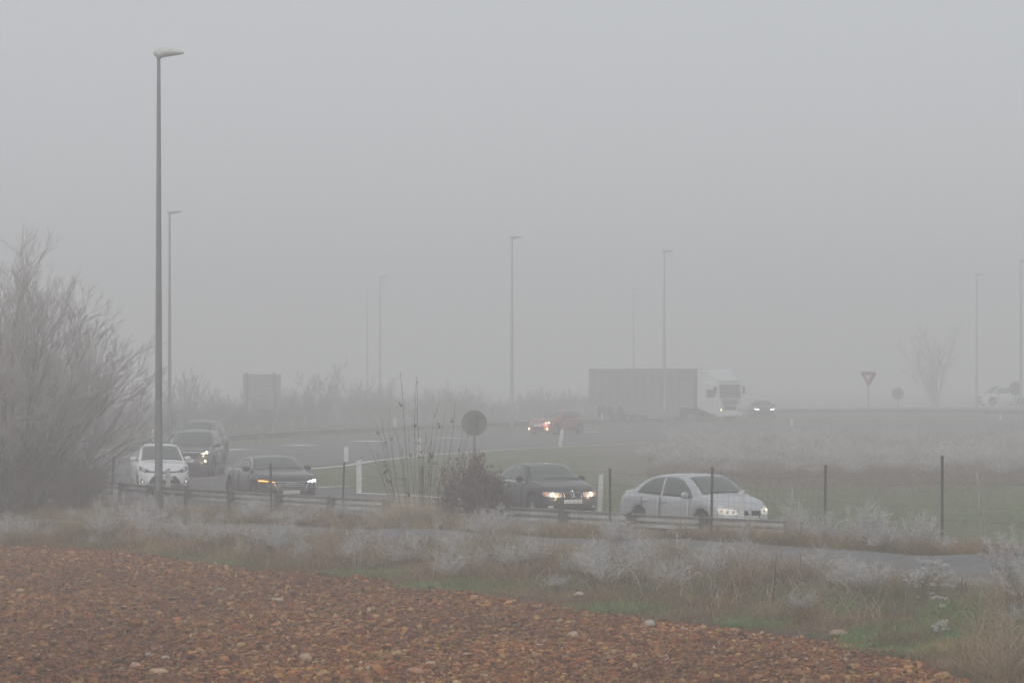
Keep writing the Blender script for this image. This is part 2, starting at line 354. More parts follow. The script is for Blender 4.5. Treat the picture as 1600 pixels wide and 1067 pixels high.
# ------------------------------------------------------------------ vegetation primitives
def ribbons(Pn, wd, C, side=None):
    """Pn (N,K,3) wd (N,K) C (N,K,3) -> V,F,C of flat blades"""
    N, K, _ = Pn.shape
    if side is None:
        a = rng.uniform(0, 6.28, N); side = np.stack([np.cos(a), np.sin(a) * .5, np.zeros(N)], 1)
    o = side[:, None, :] * wd[..., None] * .5
    V = np.stack([Pn - o, Pn + o], 2).reshape(-1, 3); i = np.arange(N * K * 2).reshape(N, K, 2)
    Fc = np.stack([i[:, :-1, 0], i[:, :-1, 1], i[:, 1:, 1], i[:, 1:, 0]], -1).reshape(-1, 4)
    return V, Fc, np.repeat(C[:, :, None, :], 2, 2).reshape(-1, 3)
def tubes(A, B, ra, rb, CA, CB, n=3):
    A = np.asarray(A, float); B = np.asarray(B, float); d = B - A; L = np.linalg.norm(d, axis=1, keepdims=True); d = d / np.maximum(L, 1e-6)
    h = np.where(np.abs(d[:, 2:3]) > .9, np.array([[1., 0, 0]]), np.array([[0, 0, 1.]])); u = np.cross(d, h); u /= np.linalg.norm(u, axis=1, keepdims=True); v = np.cross(d, u)
    V = []
    for p, r in ((A, ra), (B, rb)):
        for k in range(n):
            t = 2 * math.pi * k / n; V.append(p + (u * math.cos(t) + v * math.sin(t)) * np.asarray(r)[:, None])
    V = np.stack(V, 1); N = len(A); i = (np.arange(N) * 2 * n)[:, None]
    Fc = np.concatenate([np.stack([i[:, 0] + k, i[:, 0] + (k + 1) % n, i[:, 0] + n + (k + 1) % n, i[:, 0] + n + k], 1) for k in range(n)])
    Cc = np.concatenate([np.repeat(np.asarray(CA)[:, None], n, 1), np.repeat(np.asarray(CB)[:, None], n, 1)], 1)
    return V.reshape(-1, 3), Fc, Cc.reshape(-1, 3)
def join(parts):
    V = []; Fs = []; C = []; n = 0
    for v, f, c in parts: V.append(v); Fs.append(f + n); C.append(c); n += len(v)
    return np.concatenate(V), np.concatenate(Fs), np.concatenate(C)
FROST = np.array((.54, .53, .52)); STRAW = np.array((.32, .22, .095)); RUST = np.array((.20, .11, .045)); GRN = np.array((.075, .12, .035))
def grass(x, y, h, lean, c0, c1, wd, K=5, droop=1.0, z=None):
    N = len(x); z = G(x, y) if z is None else z; a = rng.uniform(0, 6.28, N); t = np.linspace(0, 1, K)[None]
    l = (lean * h)[:, None]; hz = h[:, None] * (t - droop * .35 * (lean[:, None]) * t ** 2.2)
    off = l * t ** 1.7; wob = rng.normal(size=(N, K)) * .02 * t
    Pn = np.stack([x[:, None] + np.cos(a)[:, None] * off + wob, y[:, None] + np.sin(a)[:, None] * off, z[:, None] + hz - .02], -1)
    W = wd[:, None] * (1 - .6 * t); C = c0[:, None] * (1 - t[..., None]) + c1[:, None] * t[..., None]
    return ribbons(Pn, W, C)
def between(n, f0, f1, x0=-13, x1=13.5, pw=1.0):
    x = rng.uniform(x0, x1, n); t = rng.uniform(0, 1, n) ** pw
    y = f0(x) * (1 - t) + f1(x) * t; ok = np.abs(x) < y * .2 + 1; return x[ok], y[ok], t[ok]
def mixc(a, b, t): return a * (1 - t[:, None]) + b * t[:, None]
def verge(n, f0, f1, hmul, frost, wd=.0042, pw=1.0, green=.3, x0=-13, x1=13.5):
    x, y, t = between(n, f0, f1, x0, x1, pw=pw); N = len(x)
    cl = noise(x, y, 1.1); cl2 = noise(x + 20, y + 3, .45); h = (.10 + .50 * cl ** 1.8 * (np.clip(.35 + t, 0, 1) if 1.12 < hmul < 1.2 else 1) + .12 * noise(x + 7, y, .7) * sstep(.5, .85, t) * (hmul > 1.12) * (hmul < 1.2)) * hmul * rng.uniform(.5, 1.25, N)
    fr = np.clip(frost(t) * (.35 + 1.1 * cl2) * rng.uniform(0, 1.5, N), 0, 1)
    g = (rng.uniform(0, 1, N) < green * sstep(.45, .75, noise(x + 3, y + 8, .5)) * 2.2)
    base = mixc(STRAW, RUST, np.clip(noise(x, y + 11, .5) * 1.6 - .3 + rng.normal(0, .2, N), 0, 1)) * rng.uniform(.45, 1.25, (N, 1)) * (.55 + .75 * noise(x, y, 1.7))[:, None]
    base = np.where(g[:, None], GRN * rng.uniform(.7, 1.5, (N, 1)), base); fr = np.where(g, fr * .2, fr); h = np.where(g, h * .5, h)
    wd = wd * 1.5
    tip = mixc(base * 1.3, FROST[None] * rng.uniform(.7, 1.2, (N, 1)), fr)
    return grass(x, y, h, rng.uniform(.15, 1.5, N), base * .9, tip, rng.uniform(.6, 1.5, N) * wd)
near_parts = [verge(150000, fieldY, lambda x: nearTrackY(x) + .25, 1.15, lambda t: sstep(.5, 1.0, t) * .75 + .03, pw=.8),
              verge(5000, nearTrackY, farTrackY, .3, lambda t: .3 + 0 * t),
              verge(45000, lambda x: np.where(x > 6.2, 33, fieldY(x)), lambda x: fieldY(x) + 9, .8, lambda t: .15 + 0 * t, x0=4.6, x1=9.5, green=.5),
              verge(90000, farTrackY, lambda x: railY(x) - .3, .92, lambda t: .05 + .45 * t)]
def stems(n, f0, f1, t0, t1, h0, h1, fr0, pal, wd):
    x = rng.uniform(-13, 12, n); t = t0 + (t1 - t0) * rng.uniform(0, 1, n) ** .8; y = f0(x) * (1 - t) + f1(x) * t; ok = (np.abs(x) < y * .2 + 1) & (rng.uniform(0, 1, n) < .25 + 1.2 * noise(x + 4, y, .8)) & ~((np.abs(800 + x / y * F - 1448) < 70) & (F / y > 88)); x, y, t = x[ok], y[ok], t[ok]; N = len(x)
    cb = pal[rng.integers(0, len(pal), N)] * rng.uniform(.6, 1.2, (N, 1)); fr = np.clip(fr0 * (.2 + 1.3 * noise(x, y, .6)) * rng.uniform(0, 1.5, N), 0, 1)
    return grass(x, y, rng.uniform(h0, h1, N) * (.6 + .7 * noise(x, y, .5)), rng.uniform(.2, 2.0, N), cb, mixc(cb * 1.1, FROST[None] * rng.uniform(.9, 1.25, (N, 1)), fr), rng.uniform(.5, 1.3, N) * wd, K=7, droop=1.15)
SP = np.array([(.42, .31, .17), (.32, .205, .10), (.17, .10, .055), (.11, .065, .04), (.37, .28, .17)])
near_parts += [stems(9000, fieldY, nearTrackY, .2, .98, .35, .75, .8, SP, .012), stems(2500, fieldY, nearTrackY, .0, .5, .2, .45, .25, SP, .010), stems(6500, farTrackY, railY, .05, .8, .22, .48, .6, SP, .011)]
V, Fc, C = join(near_parts)
tag(mesh_obj('dry_grass', V, Fc, M['plant'], C=C), 'tangled brown dry grass with frosted tips covering both verges of the track', 'grass', kind='stuff')
# green weeds along the margin
def patch_pts(lst):
    X_, Y_ = [], []
    for px_, py_, rx, ry, n in lst:
        a = rng.uniform(0, 6.28, n); r = np.sqrt(rng.uniform(0, 1, n)) ; pxs = px_ + np.cos(a) * r * rx; pys = py_ + np.sin(a) * r * ry
        s = (pys - HOR) / (HC - .05); X_.append((pxs - 800) / s); Y_.append(F / s)
    return np.concatenate(X_), np.concatenate(Y_)
x, y = patch_pts([(1400, 1003, 95, 20, 9500), (1520, 985, 90, 25, 7000), (1320, 960, 25, 8, 1200), (1530, 975, 70, 14, 4500), (1480, 1015, 60, 14, 3000), (720, 915, 110, 6, 3500), (560, 898, 80, 5, 1800), (960, 950, 90, 6, 1500), (1590, 1000, 30, 20, 1500), (1180, 975, 60, 8, 1200), (1250, 935, 80, 12, 1500), (420, 880, 80, 6, 1000)])
N = len(x); h = rng.uniform(.07, .22, N); g0 = np.array((.085, .155, .036)) * rng.uniform(.6, 1.8, (N, 1))
V, Fc, C = grass(x, y, h, rng.uniform(.3, 1.8, N), g0, g0 * 1.25 + rng.uniform(0, .06, (N, 1)), rng.uniform(.006, .014, N), K=4)
tag(mesh_obj('green_weeds', V, Fc, M['plant'], C=C), 'low green weeds growing along the margin of the ploughed field', 'weeds', kind='stuff')
# grass of the island
x = rng.uniform(-9, 30, 60000); y = rng.uniform(72, 125, 60000); pxs = 800 + x / y * F; pys = HOR + HC * F / y
lo = np.interp(pxs, [480, 640, 930, 1217, 1700], [757, 778, 800, 822, 850]); hi = np.interp(pxs, [480, 600, 800, 1100, 1700], [742, 724, 708, 692, 680])
ok = (pys < lo - 1) & (pys > hi) & (pxs < 1680); x, y = x[ok], y[ok]; N = len(x)
g0 = mixc(np.array((.10, .16, .036)), np.array((.17, .16, .07)), noise(x, y, .3)) * rng.uniform(.7, 1.4, (N, 1))
V, Fc, C = grass(x, y, rng.uniform(.05, .2, N), rng.uniform(.2, 1.2, N), g0, g0 * 1.3 + .03, rng.uniform(.01, .02, N), K=3)
tag(mesh_obj('island_grass', V, Fc, M['plant'], C=C), 'short dull green grass between the slip road and the main road', 'grass', kind='stuff')
# ---- twiggy weeds
def weed(nst, h, spread, twigs, tl, frost=1.0, wd=.006, base=STRAW, seed=0, leanx=0, fb=.35):
    r = np.random.default_rng(seed); K = 7; a = r.uniform(0, 6.28, nst); sp = r.uniform(.1, 1, nst) * spread; H = h * r.uniform(.55, 1.05, nst) * (1 - .25 * sp / max(spread, .01))
    t = np.linspace(0, 1, K)[None]; off = sp[:, None] * t ** 1.25
    Pn = np.stack([np.cos(a)[:, None] * off + leanx * t ** 2, np.sin(a)[:, None] * off, H[:, None] * (t - .12 * t ** 3)], -1); Pn[:, 1:] += r.normal(size=(nst, K - 1, 3)) * .012 * h
    fr = np.clip((t - fb) / .35, 0, 1) * frost * np.ones((nst, 1)); C = base * (1 - fr[..., None]) + FROST * fr[..., None] * r.uniform(.75, 1.15, (nst, 1, 1))
    parts = [(Pn[:, :-1].reshape(-1, 3), Pn[:, 1:].reshape(-1, 3), np.tile(wd * (1 - .5 * t[0, :-1]), nst), np.tile(wd * (1 - .5 * t[0, 1:]), nst), C[:, :-1].reshape(-1, 3), C[:, 1:].reshape(-1, 3))]
    n2 = nst * twigs; si = r.integers(0, nst, n2); ti = r.uniform(fb, 1, n2) * (K - 1.001); k = ti.astype(int); f_ = (ti - k)[:, None]
    A = Pn[si, k] * (1 - f_) + Pn[si, np.minimum(k + 1, K - 1)] * f_; d = r.normal(size=(n2, 3)); d[:, 2] = np.abs(d[:, 2]) * .8 + .2; d /= np.linalg.norm(d, axis=1, keepdims=True)
    ln = tl * r.uniform(.4, 1.2, n2)[:, None]; Bm = A + d * ln * .6; d2 = d + r.normal(size=(n2, 3)) * .4; Bt = Bm + d2 * ln * .45
    c = (base * (1 - frost) + FROST * frost) * r.uniform(.7, 1.15, (n2, 1)); o = np.ones(n2)
    parts.append((A, Bm, o * wd * .55, o * wd * .6, c * .9, c)); parts.append((Bm, Bt, o * wd * .65, o * wd * .4, c, c * 1.05))
    return join([tubes(*p_) for p_ in parts])
def place_weed(name, data, loc, rz, label, cat, group, sc_=1.0):
    o = mesh_obj(name, *data[:2], M['plant'], C=data[2]); o.location = loc; o.rotation_euler = (0, 0, rz); o.scale = (sc_,) * 3
    return tag(o, label, cat, group)
def at(px_, s_, zg=None):
    p = P(px_, s_); return Vector((p.x, p.y, Gz(p.x, p.y) if zg is None else zg))
WL = [('frosted_weed', weed(22, .70, .38, 12, .17, 1.0, .0048, seed=1), 'frost covered twiggy weed clump standing in the dry grass of the verge'),
      ('frosted_weed', weed(30, .50, .45, 10, .14, .8, .0044, base=np.array((.22, .15, .12)), seed=2), 'low rounded weed clump with lilac frost in the verge grass'),
      ('dry_weed', weed(30, .62, .42, 6, .18, .22, .004, seed=3), 'brown dry weed clump barely frosted in the verge grass'),
      ('frosted_weed', weed(12, .95, .32, 16, .15, 1.0, .0052, seed=4), 'taller loose stems thick with white frost in the verge grass')]
protos = [place_weed(n_, d_, (0, 0, 0), 0, l_, 'weed', g_) for (n_, d_, l_), g_ in zip(WL, ('frosted twiggy weeds', 'lilac frosted weed clumps', 'brown dry weed clumps', 'tall frosted weeds'))]
spots = []
rr = random.Random(5)
def band(n, f0, f1, t0, t1, ws, s0, s1, x0=-12, x1=12):
    for _ in range(n):
        x = rr.uniform(x0, x1); t = rr.uniform(t0, t1); y = float(f0(x)) * (1 - t) + float(f1(x)) * t
        if abs(x) < y * .185: spots.append((rr.choices(range(4), ws)[0], x, y, rr.uniform(s0, s1)))
band(74, fieldY, nearTrackY, .35, .80, (4, 2, 4, 2), .7, 1.3)
band(30, fieldY, nearTrackY, .15, .6, (1, 1, 3, .2), .5, .9)
band(64, farTrackY, fenceY, .1, 1.0, (3, 2, 6, 1.0), .5, .9)
band(16, fenceY, railY, .0, .6, (3, 1, 4, 1), .5, .8)
for px_, s_, k, z_ in [(960, 73, 0, 1.3), (975, 73, 1, 1.2), (955, 74, 3, .8), (700, 84, 0, 1.2), (930, 85, 3, 1.2), (950, 88, 0, 1.4), (925, 86, 0, 1.2), (1060, 82, 3, 1.1), (1120, 83, 0, 1.3), (1160, 84, 0, 1.2), (1310, 89, 1, 1.3), (1290, 88, 0, 1.2), (1325, 90, 3, .8), (190, 67, 3, 1.4), (230, 67, 0, 1.4), (255, 68, 3, 1.2), (210, 66, 0, 1.3),
                       (1250, 76, 3, 1.3), (1350, 77, 0, 1.6), (1375, 77, 3, 1.3), (1450, 78, 3, 1.2), (1430, 78, 0, 1.5), (1240, 75, 3, 1.2), (760, 70, 1, 1.7), (775, 69, 0, 1.4), (1380, 78, 1, 1.4), (1290, 76, 0, 1.3), (400, 64, 0, 1.0), (230, 61, 0, 1.1), (270, 61, 3, 1.0), (470, 65, 1, 1.3), (1010, 79, 0, 1.2), (1200, 100, 2, .9), (1540, 112, 2, 1.5), (1590, 118, 2, 1.7), (1570, 125, 2, 1.4), (1500, 108, 1, 1.1), (1555, 104, 2, 1.2), (1590, 100, 2, 1.3)]:
    p = P(px_, s_); spots.append((k, p.x, p.y, z_))
done = [0] * 4
for k, x, y, s_ in spots:
    if abs(800 + x / y * F - 1448) < 75 and F / y > 84: continue
    o = protos[k] if not done[k] else copy_tree(protos[k]); done[k] = 1
    o.location = (x, y, Gz(x, y) - .02); o.rotation_euler = (0, 0, rr.uniform(0, 6.28)); o.scale = (s_, s_, s_ * rr.uniform(.8, 1.1))
bush0 = None
for k in range(80):
    y = rr.uniform(103, 172) if k > 30 else rr.uniform(103, 125); pxb = 800 + 800 * rr.random() * 1.02
    if pxb < 960 + (y - 98) * .9: continue
    if bush0 is None: bush0 = copy_tree(protos[0]); bush0.name = 'frosted_bush'; o = bush0; o.data = o.data.copy(); o.data.name = 'frosted_bush'
    else: o = copy_tree(bush0)
    tag(o, 'pale rounded frosted bush in the rough ground before the far road', 'bush', 'frosted bushes on the island'); z_ = rr.uniform(.9, 2.0)
    o.location = ((pxb - 800) / F * y, y, -.03); o.rotation_euler = (0, 0, rr.uniform(0, 6.28)); o.scale = (z_ * 1.15, z_, z_ * rr.uniform(.7, 1.0))
# scrub mass on the island
x = rng.uniform(2, 34, 40000); y = rng.uniform(90, 175, 40000); pxs = 800 + x / y * F; x = np.where(rng.uniform(0, 1, len(x)) < sstep(90, 104, y + 8 * (noise(x, y, .4) - .5)) * (1 - .8 * sstep(130, 172, y + 20 * (noise(x, y, .12) - .5))), x, -99); pxs = 800 + x / y * F
ok = (pxs > 960 + (y - 98) * .8 + 80 * noise(x, y, .15)) & (pxs < 1680); x, y = x[ok][:22000], y[ok][:22000]; N = len(x)
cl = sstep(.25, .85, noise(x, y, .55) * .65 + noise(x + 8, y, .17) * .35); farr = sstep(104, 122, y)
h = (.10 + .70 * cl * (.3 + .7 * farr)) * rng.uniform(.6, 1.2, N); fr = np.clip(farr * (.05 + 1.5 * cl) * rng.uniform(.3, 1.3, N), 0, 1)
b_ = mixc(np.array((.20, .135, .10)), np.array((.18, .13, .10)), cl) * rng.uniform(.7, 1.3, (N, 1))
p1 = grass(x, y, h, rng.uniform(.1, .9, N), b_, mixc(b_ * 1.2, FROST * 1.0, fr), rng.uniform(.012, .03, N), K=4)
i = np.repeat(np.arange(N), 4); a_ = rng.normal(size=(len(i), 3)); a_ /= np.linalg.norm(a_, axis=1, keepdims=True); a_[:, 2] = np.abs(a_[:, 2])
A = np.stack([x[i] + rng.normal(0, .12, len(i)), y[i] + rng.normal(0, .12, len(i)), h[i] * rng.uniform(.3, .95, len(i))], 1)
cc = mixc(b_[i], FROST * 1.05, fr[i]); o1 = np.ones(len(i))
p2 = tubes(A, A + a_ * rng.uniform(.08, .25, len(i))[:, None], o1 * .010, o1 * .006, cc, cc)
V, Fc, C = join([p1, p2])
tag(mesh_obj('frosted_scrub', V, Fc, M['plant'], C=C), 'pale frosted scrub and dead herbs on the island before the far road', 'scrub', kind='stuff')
# ------------------------------------------------------------------ trees
def grow(rs, p, d, ln, r, lvl, maxl, out, up=.12, wob=.16, kids=(3, 5), ratio=.62, ang=.55):
    nseg = 4 if lvl < 2 else 3; pts = [Vector(p)]; rad = [r]; dd = Vector(d)
    for k in range(nseg):
        dd = (dd + Vector((rs.gauss(0, wob), rs.gauss(0, wob), rs.gauss(0, wob) + up))).normalized()
        q_ = pts[-1] + dd * ln / nseg; r1 = r * (1 - (k + 1) / nseg * .55); out[lvl].append((pts[-1][:], q_[:], rad[-1], r1)); pts.append(q_); rad.append(r1)
    if lvl >= maxl: return
    for _ in range(rs.randint(*kids)):
        t = rs.uniform(.25, 1) * nseg; k = min(int(t), nseg - 1); b_ = pts[k].lerp(pts[k + 1], t - k)
        ax = Vector((rs.gauss(0, 1), rs.gauss(0, 1), rs.gauss(0, .6))).normalized()
        nd = (dd * math.cos(ang) + ax * math.sin(ang) * rs.uniform(.6, 1.3)).normalized()
        grow(rs, b_, nd, ln * ratio * rs.uniform(.7, 1.2), rad[k] * .6, lvl + 1, maxl, out, up, wob, kids, ratio, ang)
def bare_tree(name, seed, stems, ln, r, maxl, kids, label, group, trunk_lv=1, up=.12, tilt=.5, frost=(.30, .27, .265), dark=(.10, .085, .08), rmin=.004, ratio=.62, ang=.55, flat=1.0, dome=0, wob0=.16):
    rs = random.Random(seed); out = [[] for _ in range(maxl + 1)]
    for k in range(stems):
        a = 2 * math.pi * (k + rs.random() * .7) / stems; tl = tilt * rs.uniform(.02, 1.0) ** .8 if stems > 1 else .05
        d = Vector((math.cos(a) * math.sin(tl), math.sin(a) * math.sin(tl) * flat, math.cos(tl)))
        grow(rs, (math.cos(a) * .15 * (stems > 1), math.sin(a) * .15 * (stems > 1), -.1), d, ln * rs.uniform(.75 + .12 * (dome > 0), 1.1 - .10 * (dome > 0)) * (1 - dome * tl / max(tilt, .1)), r * rs.uniform(.6, 1.1), 0, maxl, out, up, wob0, kids=kids, ratio=ratio, ang=ang)
    root = empty(name, label=label, cat='tree', group=group)
    def mk(nm, segs, ca, cb, n):
        A = np.array([s[0] for s in segs]); B = np.array([s[1] for s in segs]); ra = np.maximum([s[2] for s in segs], rmin); rb = np.maximum([s[3] for s in segs], rmin)
        rn = np.random.default_rng(seed); f_ = np.clip(1 - ra / .03, 0, 1)[:, None]; c_ = (np.array(ca) * (1 - f_) + np.array(cb) * f_) * rn.uniform(.8, 1.2, (len(A), 1))
        v, f, c = tubes(A, B, ra, rb, c_, c_, n); mesh_obj(nm, v, f, M['bark'], root, C=c, smooth=True)
    mk('trunk', sum(out[:trunk_lv], []), dark, dark, 6); mk('crown', sum(out[trunk_lv:], []), dark, frost, 3)
    return root
big_tree = bare_tree('bare_tree', 3, 84, 5.7, .034, 3, (7, 9), 'large many stemmed bare tree with frosted twigs filling the left edge', None, 1, up=.05, tilt=1.3, rmin=.004, ratio=.38, ang=.55, frost=(.55, .52, .515), dark=(.22, .20, .19), dome=.28, wob0=.065)
big_tree.location = at(6, 57)
und = bare_tree('bare_bush', 8, 30, 1.3, .03, 3, (4, 6), 'dense frosted thicket at the foot of the large bare tree on the left', None, 1, up=.08, tilt=1.3, rmin=.004, frost=(.26, .21, .205), dark=(.11, .085, .085)); und['category'] = 'bush'
und.location = at(40, 57.5)
u2 = copy_tree(und); u2.location = at(-40, 57); u2.rotation_euler = (0, 0, 2); u2['label'] = 'second thicket at the foot of the bare tree, cut by the left edge'
u3 = copy_tree(und); u3.location = at(120, 57.5); u3.scale = (.75, .75, .8); u3.rotation_euler = (0, 0, 4); u3['label'] = 'smaller brownish thicket right of the bare tree base, before the left fence posts'
# hedge trees beyond the far rail
ft = dict(frost=(.46, .45, .445), dark=(.34, .325, .32))  # frost and limb tones lightened further to stand in for far haze
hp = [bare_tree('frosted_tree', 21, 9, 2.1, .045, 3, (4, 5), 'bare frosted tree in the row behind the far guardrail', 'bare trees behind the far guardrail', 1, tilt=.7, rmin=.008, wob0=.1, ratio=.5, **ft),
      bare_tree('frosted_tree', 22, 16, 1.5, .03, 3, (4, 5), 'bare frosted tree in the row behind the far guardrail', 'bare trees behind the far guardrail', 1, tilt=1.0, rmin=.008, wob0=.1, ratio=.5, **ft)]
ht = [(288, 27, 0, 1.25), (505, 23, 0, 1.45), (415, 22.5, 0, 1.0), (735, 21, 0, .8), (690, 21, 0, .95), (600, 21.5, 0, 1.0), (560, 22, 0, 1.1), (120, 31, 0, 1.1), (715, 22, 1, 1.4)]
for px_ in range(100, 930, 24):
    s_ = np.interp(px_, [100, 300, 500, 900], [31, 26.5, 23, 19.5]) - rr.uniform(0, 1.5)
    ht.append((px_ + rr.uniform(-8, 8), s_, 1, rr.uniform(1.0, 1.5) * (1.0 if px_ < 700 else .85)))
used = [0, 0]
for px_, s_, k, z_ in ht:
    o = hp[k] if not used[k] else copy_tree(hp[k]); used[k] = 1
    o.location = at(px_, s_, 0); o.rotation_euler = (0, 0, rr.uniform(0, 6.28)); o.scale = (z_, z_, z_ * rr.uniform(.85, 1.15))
tall = bare_tree('frosted_tree', 31, 5, 5.2, .12, 3, (5, 7), 'tall bare tree fading in the fog at right, beside the far lamp post', None, 1, tilt=.5, rmin=.012, ratio=.5, wob0=.08, frost=(.52, .51, .51), dark=(.44, .43, .43)); tall.location = at(1462, 16, 0)  # frost and bark paled so fog fading is partly in the colour
# red leaved shrub with tall whips
def leaves(n, pts, size, cols, seed):
    r = np.random.default_rng(seed); i = r.integers(0, len(pts), n); c = pts[i] + r.normal(0, .02, (n, 3)); a = r.normal(size=(n, 3)); a /= np.linalg.norm(a, axis=1, keepdims=True)
    b = np.cross(a, r.normal(size=(n, 3))); b /= np.linalg.norm(b, axis=1, keepdims=True); s_ = (size * r.uniform(.6, 1.3, n))[:, None]
    n3 = np.cross(a, b); V = np.stack([c - a * s_, c + b * s_ * .55 + n3 * s_ * .2, c + a * s_, c - b * s_ * .55 + n3 * s_ * .2], 1).reshape(-1, 3)
    return V, np.arange(n * 4).reshape(-1, 4), np.repeat(cols[r.integers(0, len(cols), n)] * r.uniform(.7, 1.3, (n, 1)), 4, 0)
root = empty('leafy_shrub', at(738, 64.2), label='dark red leaved shrub in front of the dark sedan beside the guardrail', cat='shrub')
d1 = weed(60, 2.3, .5, 9, .26, .3, .005, base=np.array((.12, .07, .065)), seed=51, fb=.1)
mesh_obj('stems', d1[0], d1[1], M['plant'], root, C=d1[2])
RL = np.array([(.10, .035, .035), (.14, .055, .05), (.07, .035, .035), (.17, .09, .08)])
pt = d1[0][::3]; lv = leaves(4200, pt[(pt[:, 2] > .1) & (pt[:, 2] < 1.35 + .6 * np.random.default_rng(1).random(len(pt)))], .032, RL, 5); mesh_obj('foliage', lv[0], lv[1], M['leaf'], root, C=lv[2])
root = empty('leafy_shrub', at(700, 63.5), label='thinner reddish shrub between the round sign post and the fence post', cat='shrub')
d1 = weed(36, 1.8, .5, 7, .22, .4, .005, base=np.array((.14, .09, .075)), seed=53, fb=.15); mesh_obj('stems', d1[0], d1[1], M['plant'], root, C=d1[2])
pt = d1[0][::3]; lv = leaves(1900, pt[(pt[:, 2] > .2) & (pt[:, 2] < 1.4)], .030, RL, 6); mesh_obj('foliage', lv[0], lv[1], M['leaf'], root, C=lv[2])
root = empty('leafy_shrub', at(775, 64.5), label='low reddish brown shrub at the rear door of the dark sedan', cat='shrub')
d1 = weed(44, 1.6, .5, 8, .18, .5, .005, base=np.array((.13, .08, .07)), seed=54, fb=.15); mesh_obj('stems', d1[0], d1[1], M['plant'], root, C=d1[2])
pt = d1[0][::3]; lv = leaves(3600, pt[(pt[:, 2] > .1)], .030, RL, 7); mesh_obj('foliage', lv[0], lv[1], M['leaf'], root, C=lv[2])
root = empty('leafy_shrub', at(757, 65.2), label='upright dark leaved shrub squeezed between the tallest and the lowest red shrubs', cat='shrub')
d1 = weed(44, 2.05, .42, 8, .18, .5, .005, base=np.array((.13, .08, .07)), seed=58, fb=.15); mesh_obj('stems', d1[0], d1[1], M['plant'], root, C=d1[2])
pt = d1[0][::3]; lv = leaves(3600, pt[(pt[:, 2] > .1)], .030, RL, 9); mesh_obj('foliage', lv[0], lv[1], M['leaf'], root, C=lv[2])
# tall thin whips (saplings)
whips = [(628, 582, -6), (652, 588, 3), (648, 600, 0), (606, 640, -10), (585, 660, 4), (598, 655, -8), (618, 668, 3), (640, 672, 5), (686, 628, 3), (693, 640, 5), (682, 655, -2), (712, 628, -4), (668, 676, 4), (574, 690, 6), (590, 700, -6), (610, 690, 8), (655, 690, -5), (700, 670, 2), (726, 660, 6), (738, 664, 8), (630, 700, -12), (600, 720, -14), (675, 690, 10), (705, 690, -6), (745, 690, 8)]
for k in range(18): whips.append((rr.uniform(575, 755), rr.uniform(675, 745), 4))
for i, (px_, py_, lean) in enumerate(whips):
    s_ = 63 + (i % 4) * .6; b_ = at(px_ + (658 - px_) * (.45 + .03 * (i % 5)), s_); zt = HC - (py_ - HOR) / s_
    rs = np.random.default_rng(i); K = 9; t = np.linspace(0, 1, K)[:, None]; top = np.array(P(px_, s_, zt))
    pts = np.array(b_)[None] * (1 - t) + top[None] * t; pts[:, 0] += np.sin(t[:, 0] * 5 + i) * .045 * t[:, 0] + np.cumsum(rs.normal(0, .012, K)) * (t[:, 0] < .99)
    pts[:, 0] += .10 * lean / 6 * (t[:, 0] - t[:, 0] ** 2); base = np.array(b_); loc = pts - base
    r_ = np.linspace(.010, .004, K) * (1.0 if i < 2 else rs.uniform(.55, .95)); c_ = np.tile(np.array((.13, .10, .085)), (K - 1, 1)) * rs.uniform(.8, 1.2)
    root = empty('sapling_whip', base, label='thin bare upright whip with a few curled leaves rising behind the fence', cat='sapling', group='thin saplings between the coupe and the dark sedan')
    if i == 0: root['label'] = 'tallest bare whip, its tip highest above the coupe side of the shrub'
    if i == 1: root['label'] = 'second tallest bare whip carrying one tiny leaf near its tip'
    v, f, c = tubes(loc[:-1], loc[1:], r_[:-1], r_[1:], c_, c_, 4)
    sd = rs.normal(size=(7, 3)) * .5; sd[:, 2] = 1; k = rs.integers(3, K - 1, 7); A = loc[k]; tw = tubes(A, A + sd * .08 * rs.uniform(.5, 2.0, (7, 1)), np.full(7, .003), np.full(7, .002), c_[:7], c_[:7])
    v, f, c = join([(v, f, c), tw]); mesh_obj('stem', v, f, M['bark'], root, C=c)
    hi_ = [(-.08, .78, 3)] if i == 0 else [(.01, .96, 1), (-.03, .55, 3)] if i == 1 else [(rs.uniform(-.1, .1), rs.uniform(.3, .9), int(rs.integers(1, 4))) for _ in range(int(rs.integers(1, 3)))]
    for li, (dx, tt, n_) in enumerate(hi_):
        pp = []
        kk = tt * (K - 1); k0 = int(kk); c0 = loc[k0] * (1 - kk + k0) + loc[min(k0 + 1, K - 1)] * (kk - k0)
        for _ in range(n_): pp.append(c0 + np.array((dx + rs.normal(0, .03), rs.normal(0, .02), rs.normal(0, .03))))
        lv = leaves(len(pp) * 3, np.array(pp), .034, np.array([(.045, .04, .035), (.06, .045, .04)]), i * 7 + li); mesh_obj('leaf_cluster', lv[0], lv[1], M['leaf'], root, C=lv[2])
# light straw tuft below the whips
x, y = (lambda c, n: (c.x + rng.normal(0, .55, n), c.y + rng.normal(0, .3, n)))(at(645, 65), 3800); N = len(x)
cb = np.array((.44, .37, .26)) * rng.uniform(.7, 1.2, (N, 1))
c_ = at(625, 66)
V, Fc, C = grass(x - c_.x, y - c_.y, rng.uniform(.25, 1.25, N) * np.exp(-((x - at(630, 66).x) / .9) ** 2), rng.uniform(.3, 1.4, N), cb, cb * 1.25, rng.uniform(.004, .008, N), z=G(x, y) - c_.z)
o = mesh_obj('grass_tussock', V, Fc, M['plant'], C=C); o.location = c_; tag(o, 'pale straw coloured grass tussock at the foot of the thin saplings', 'grass tussock')
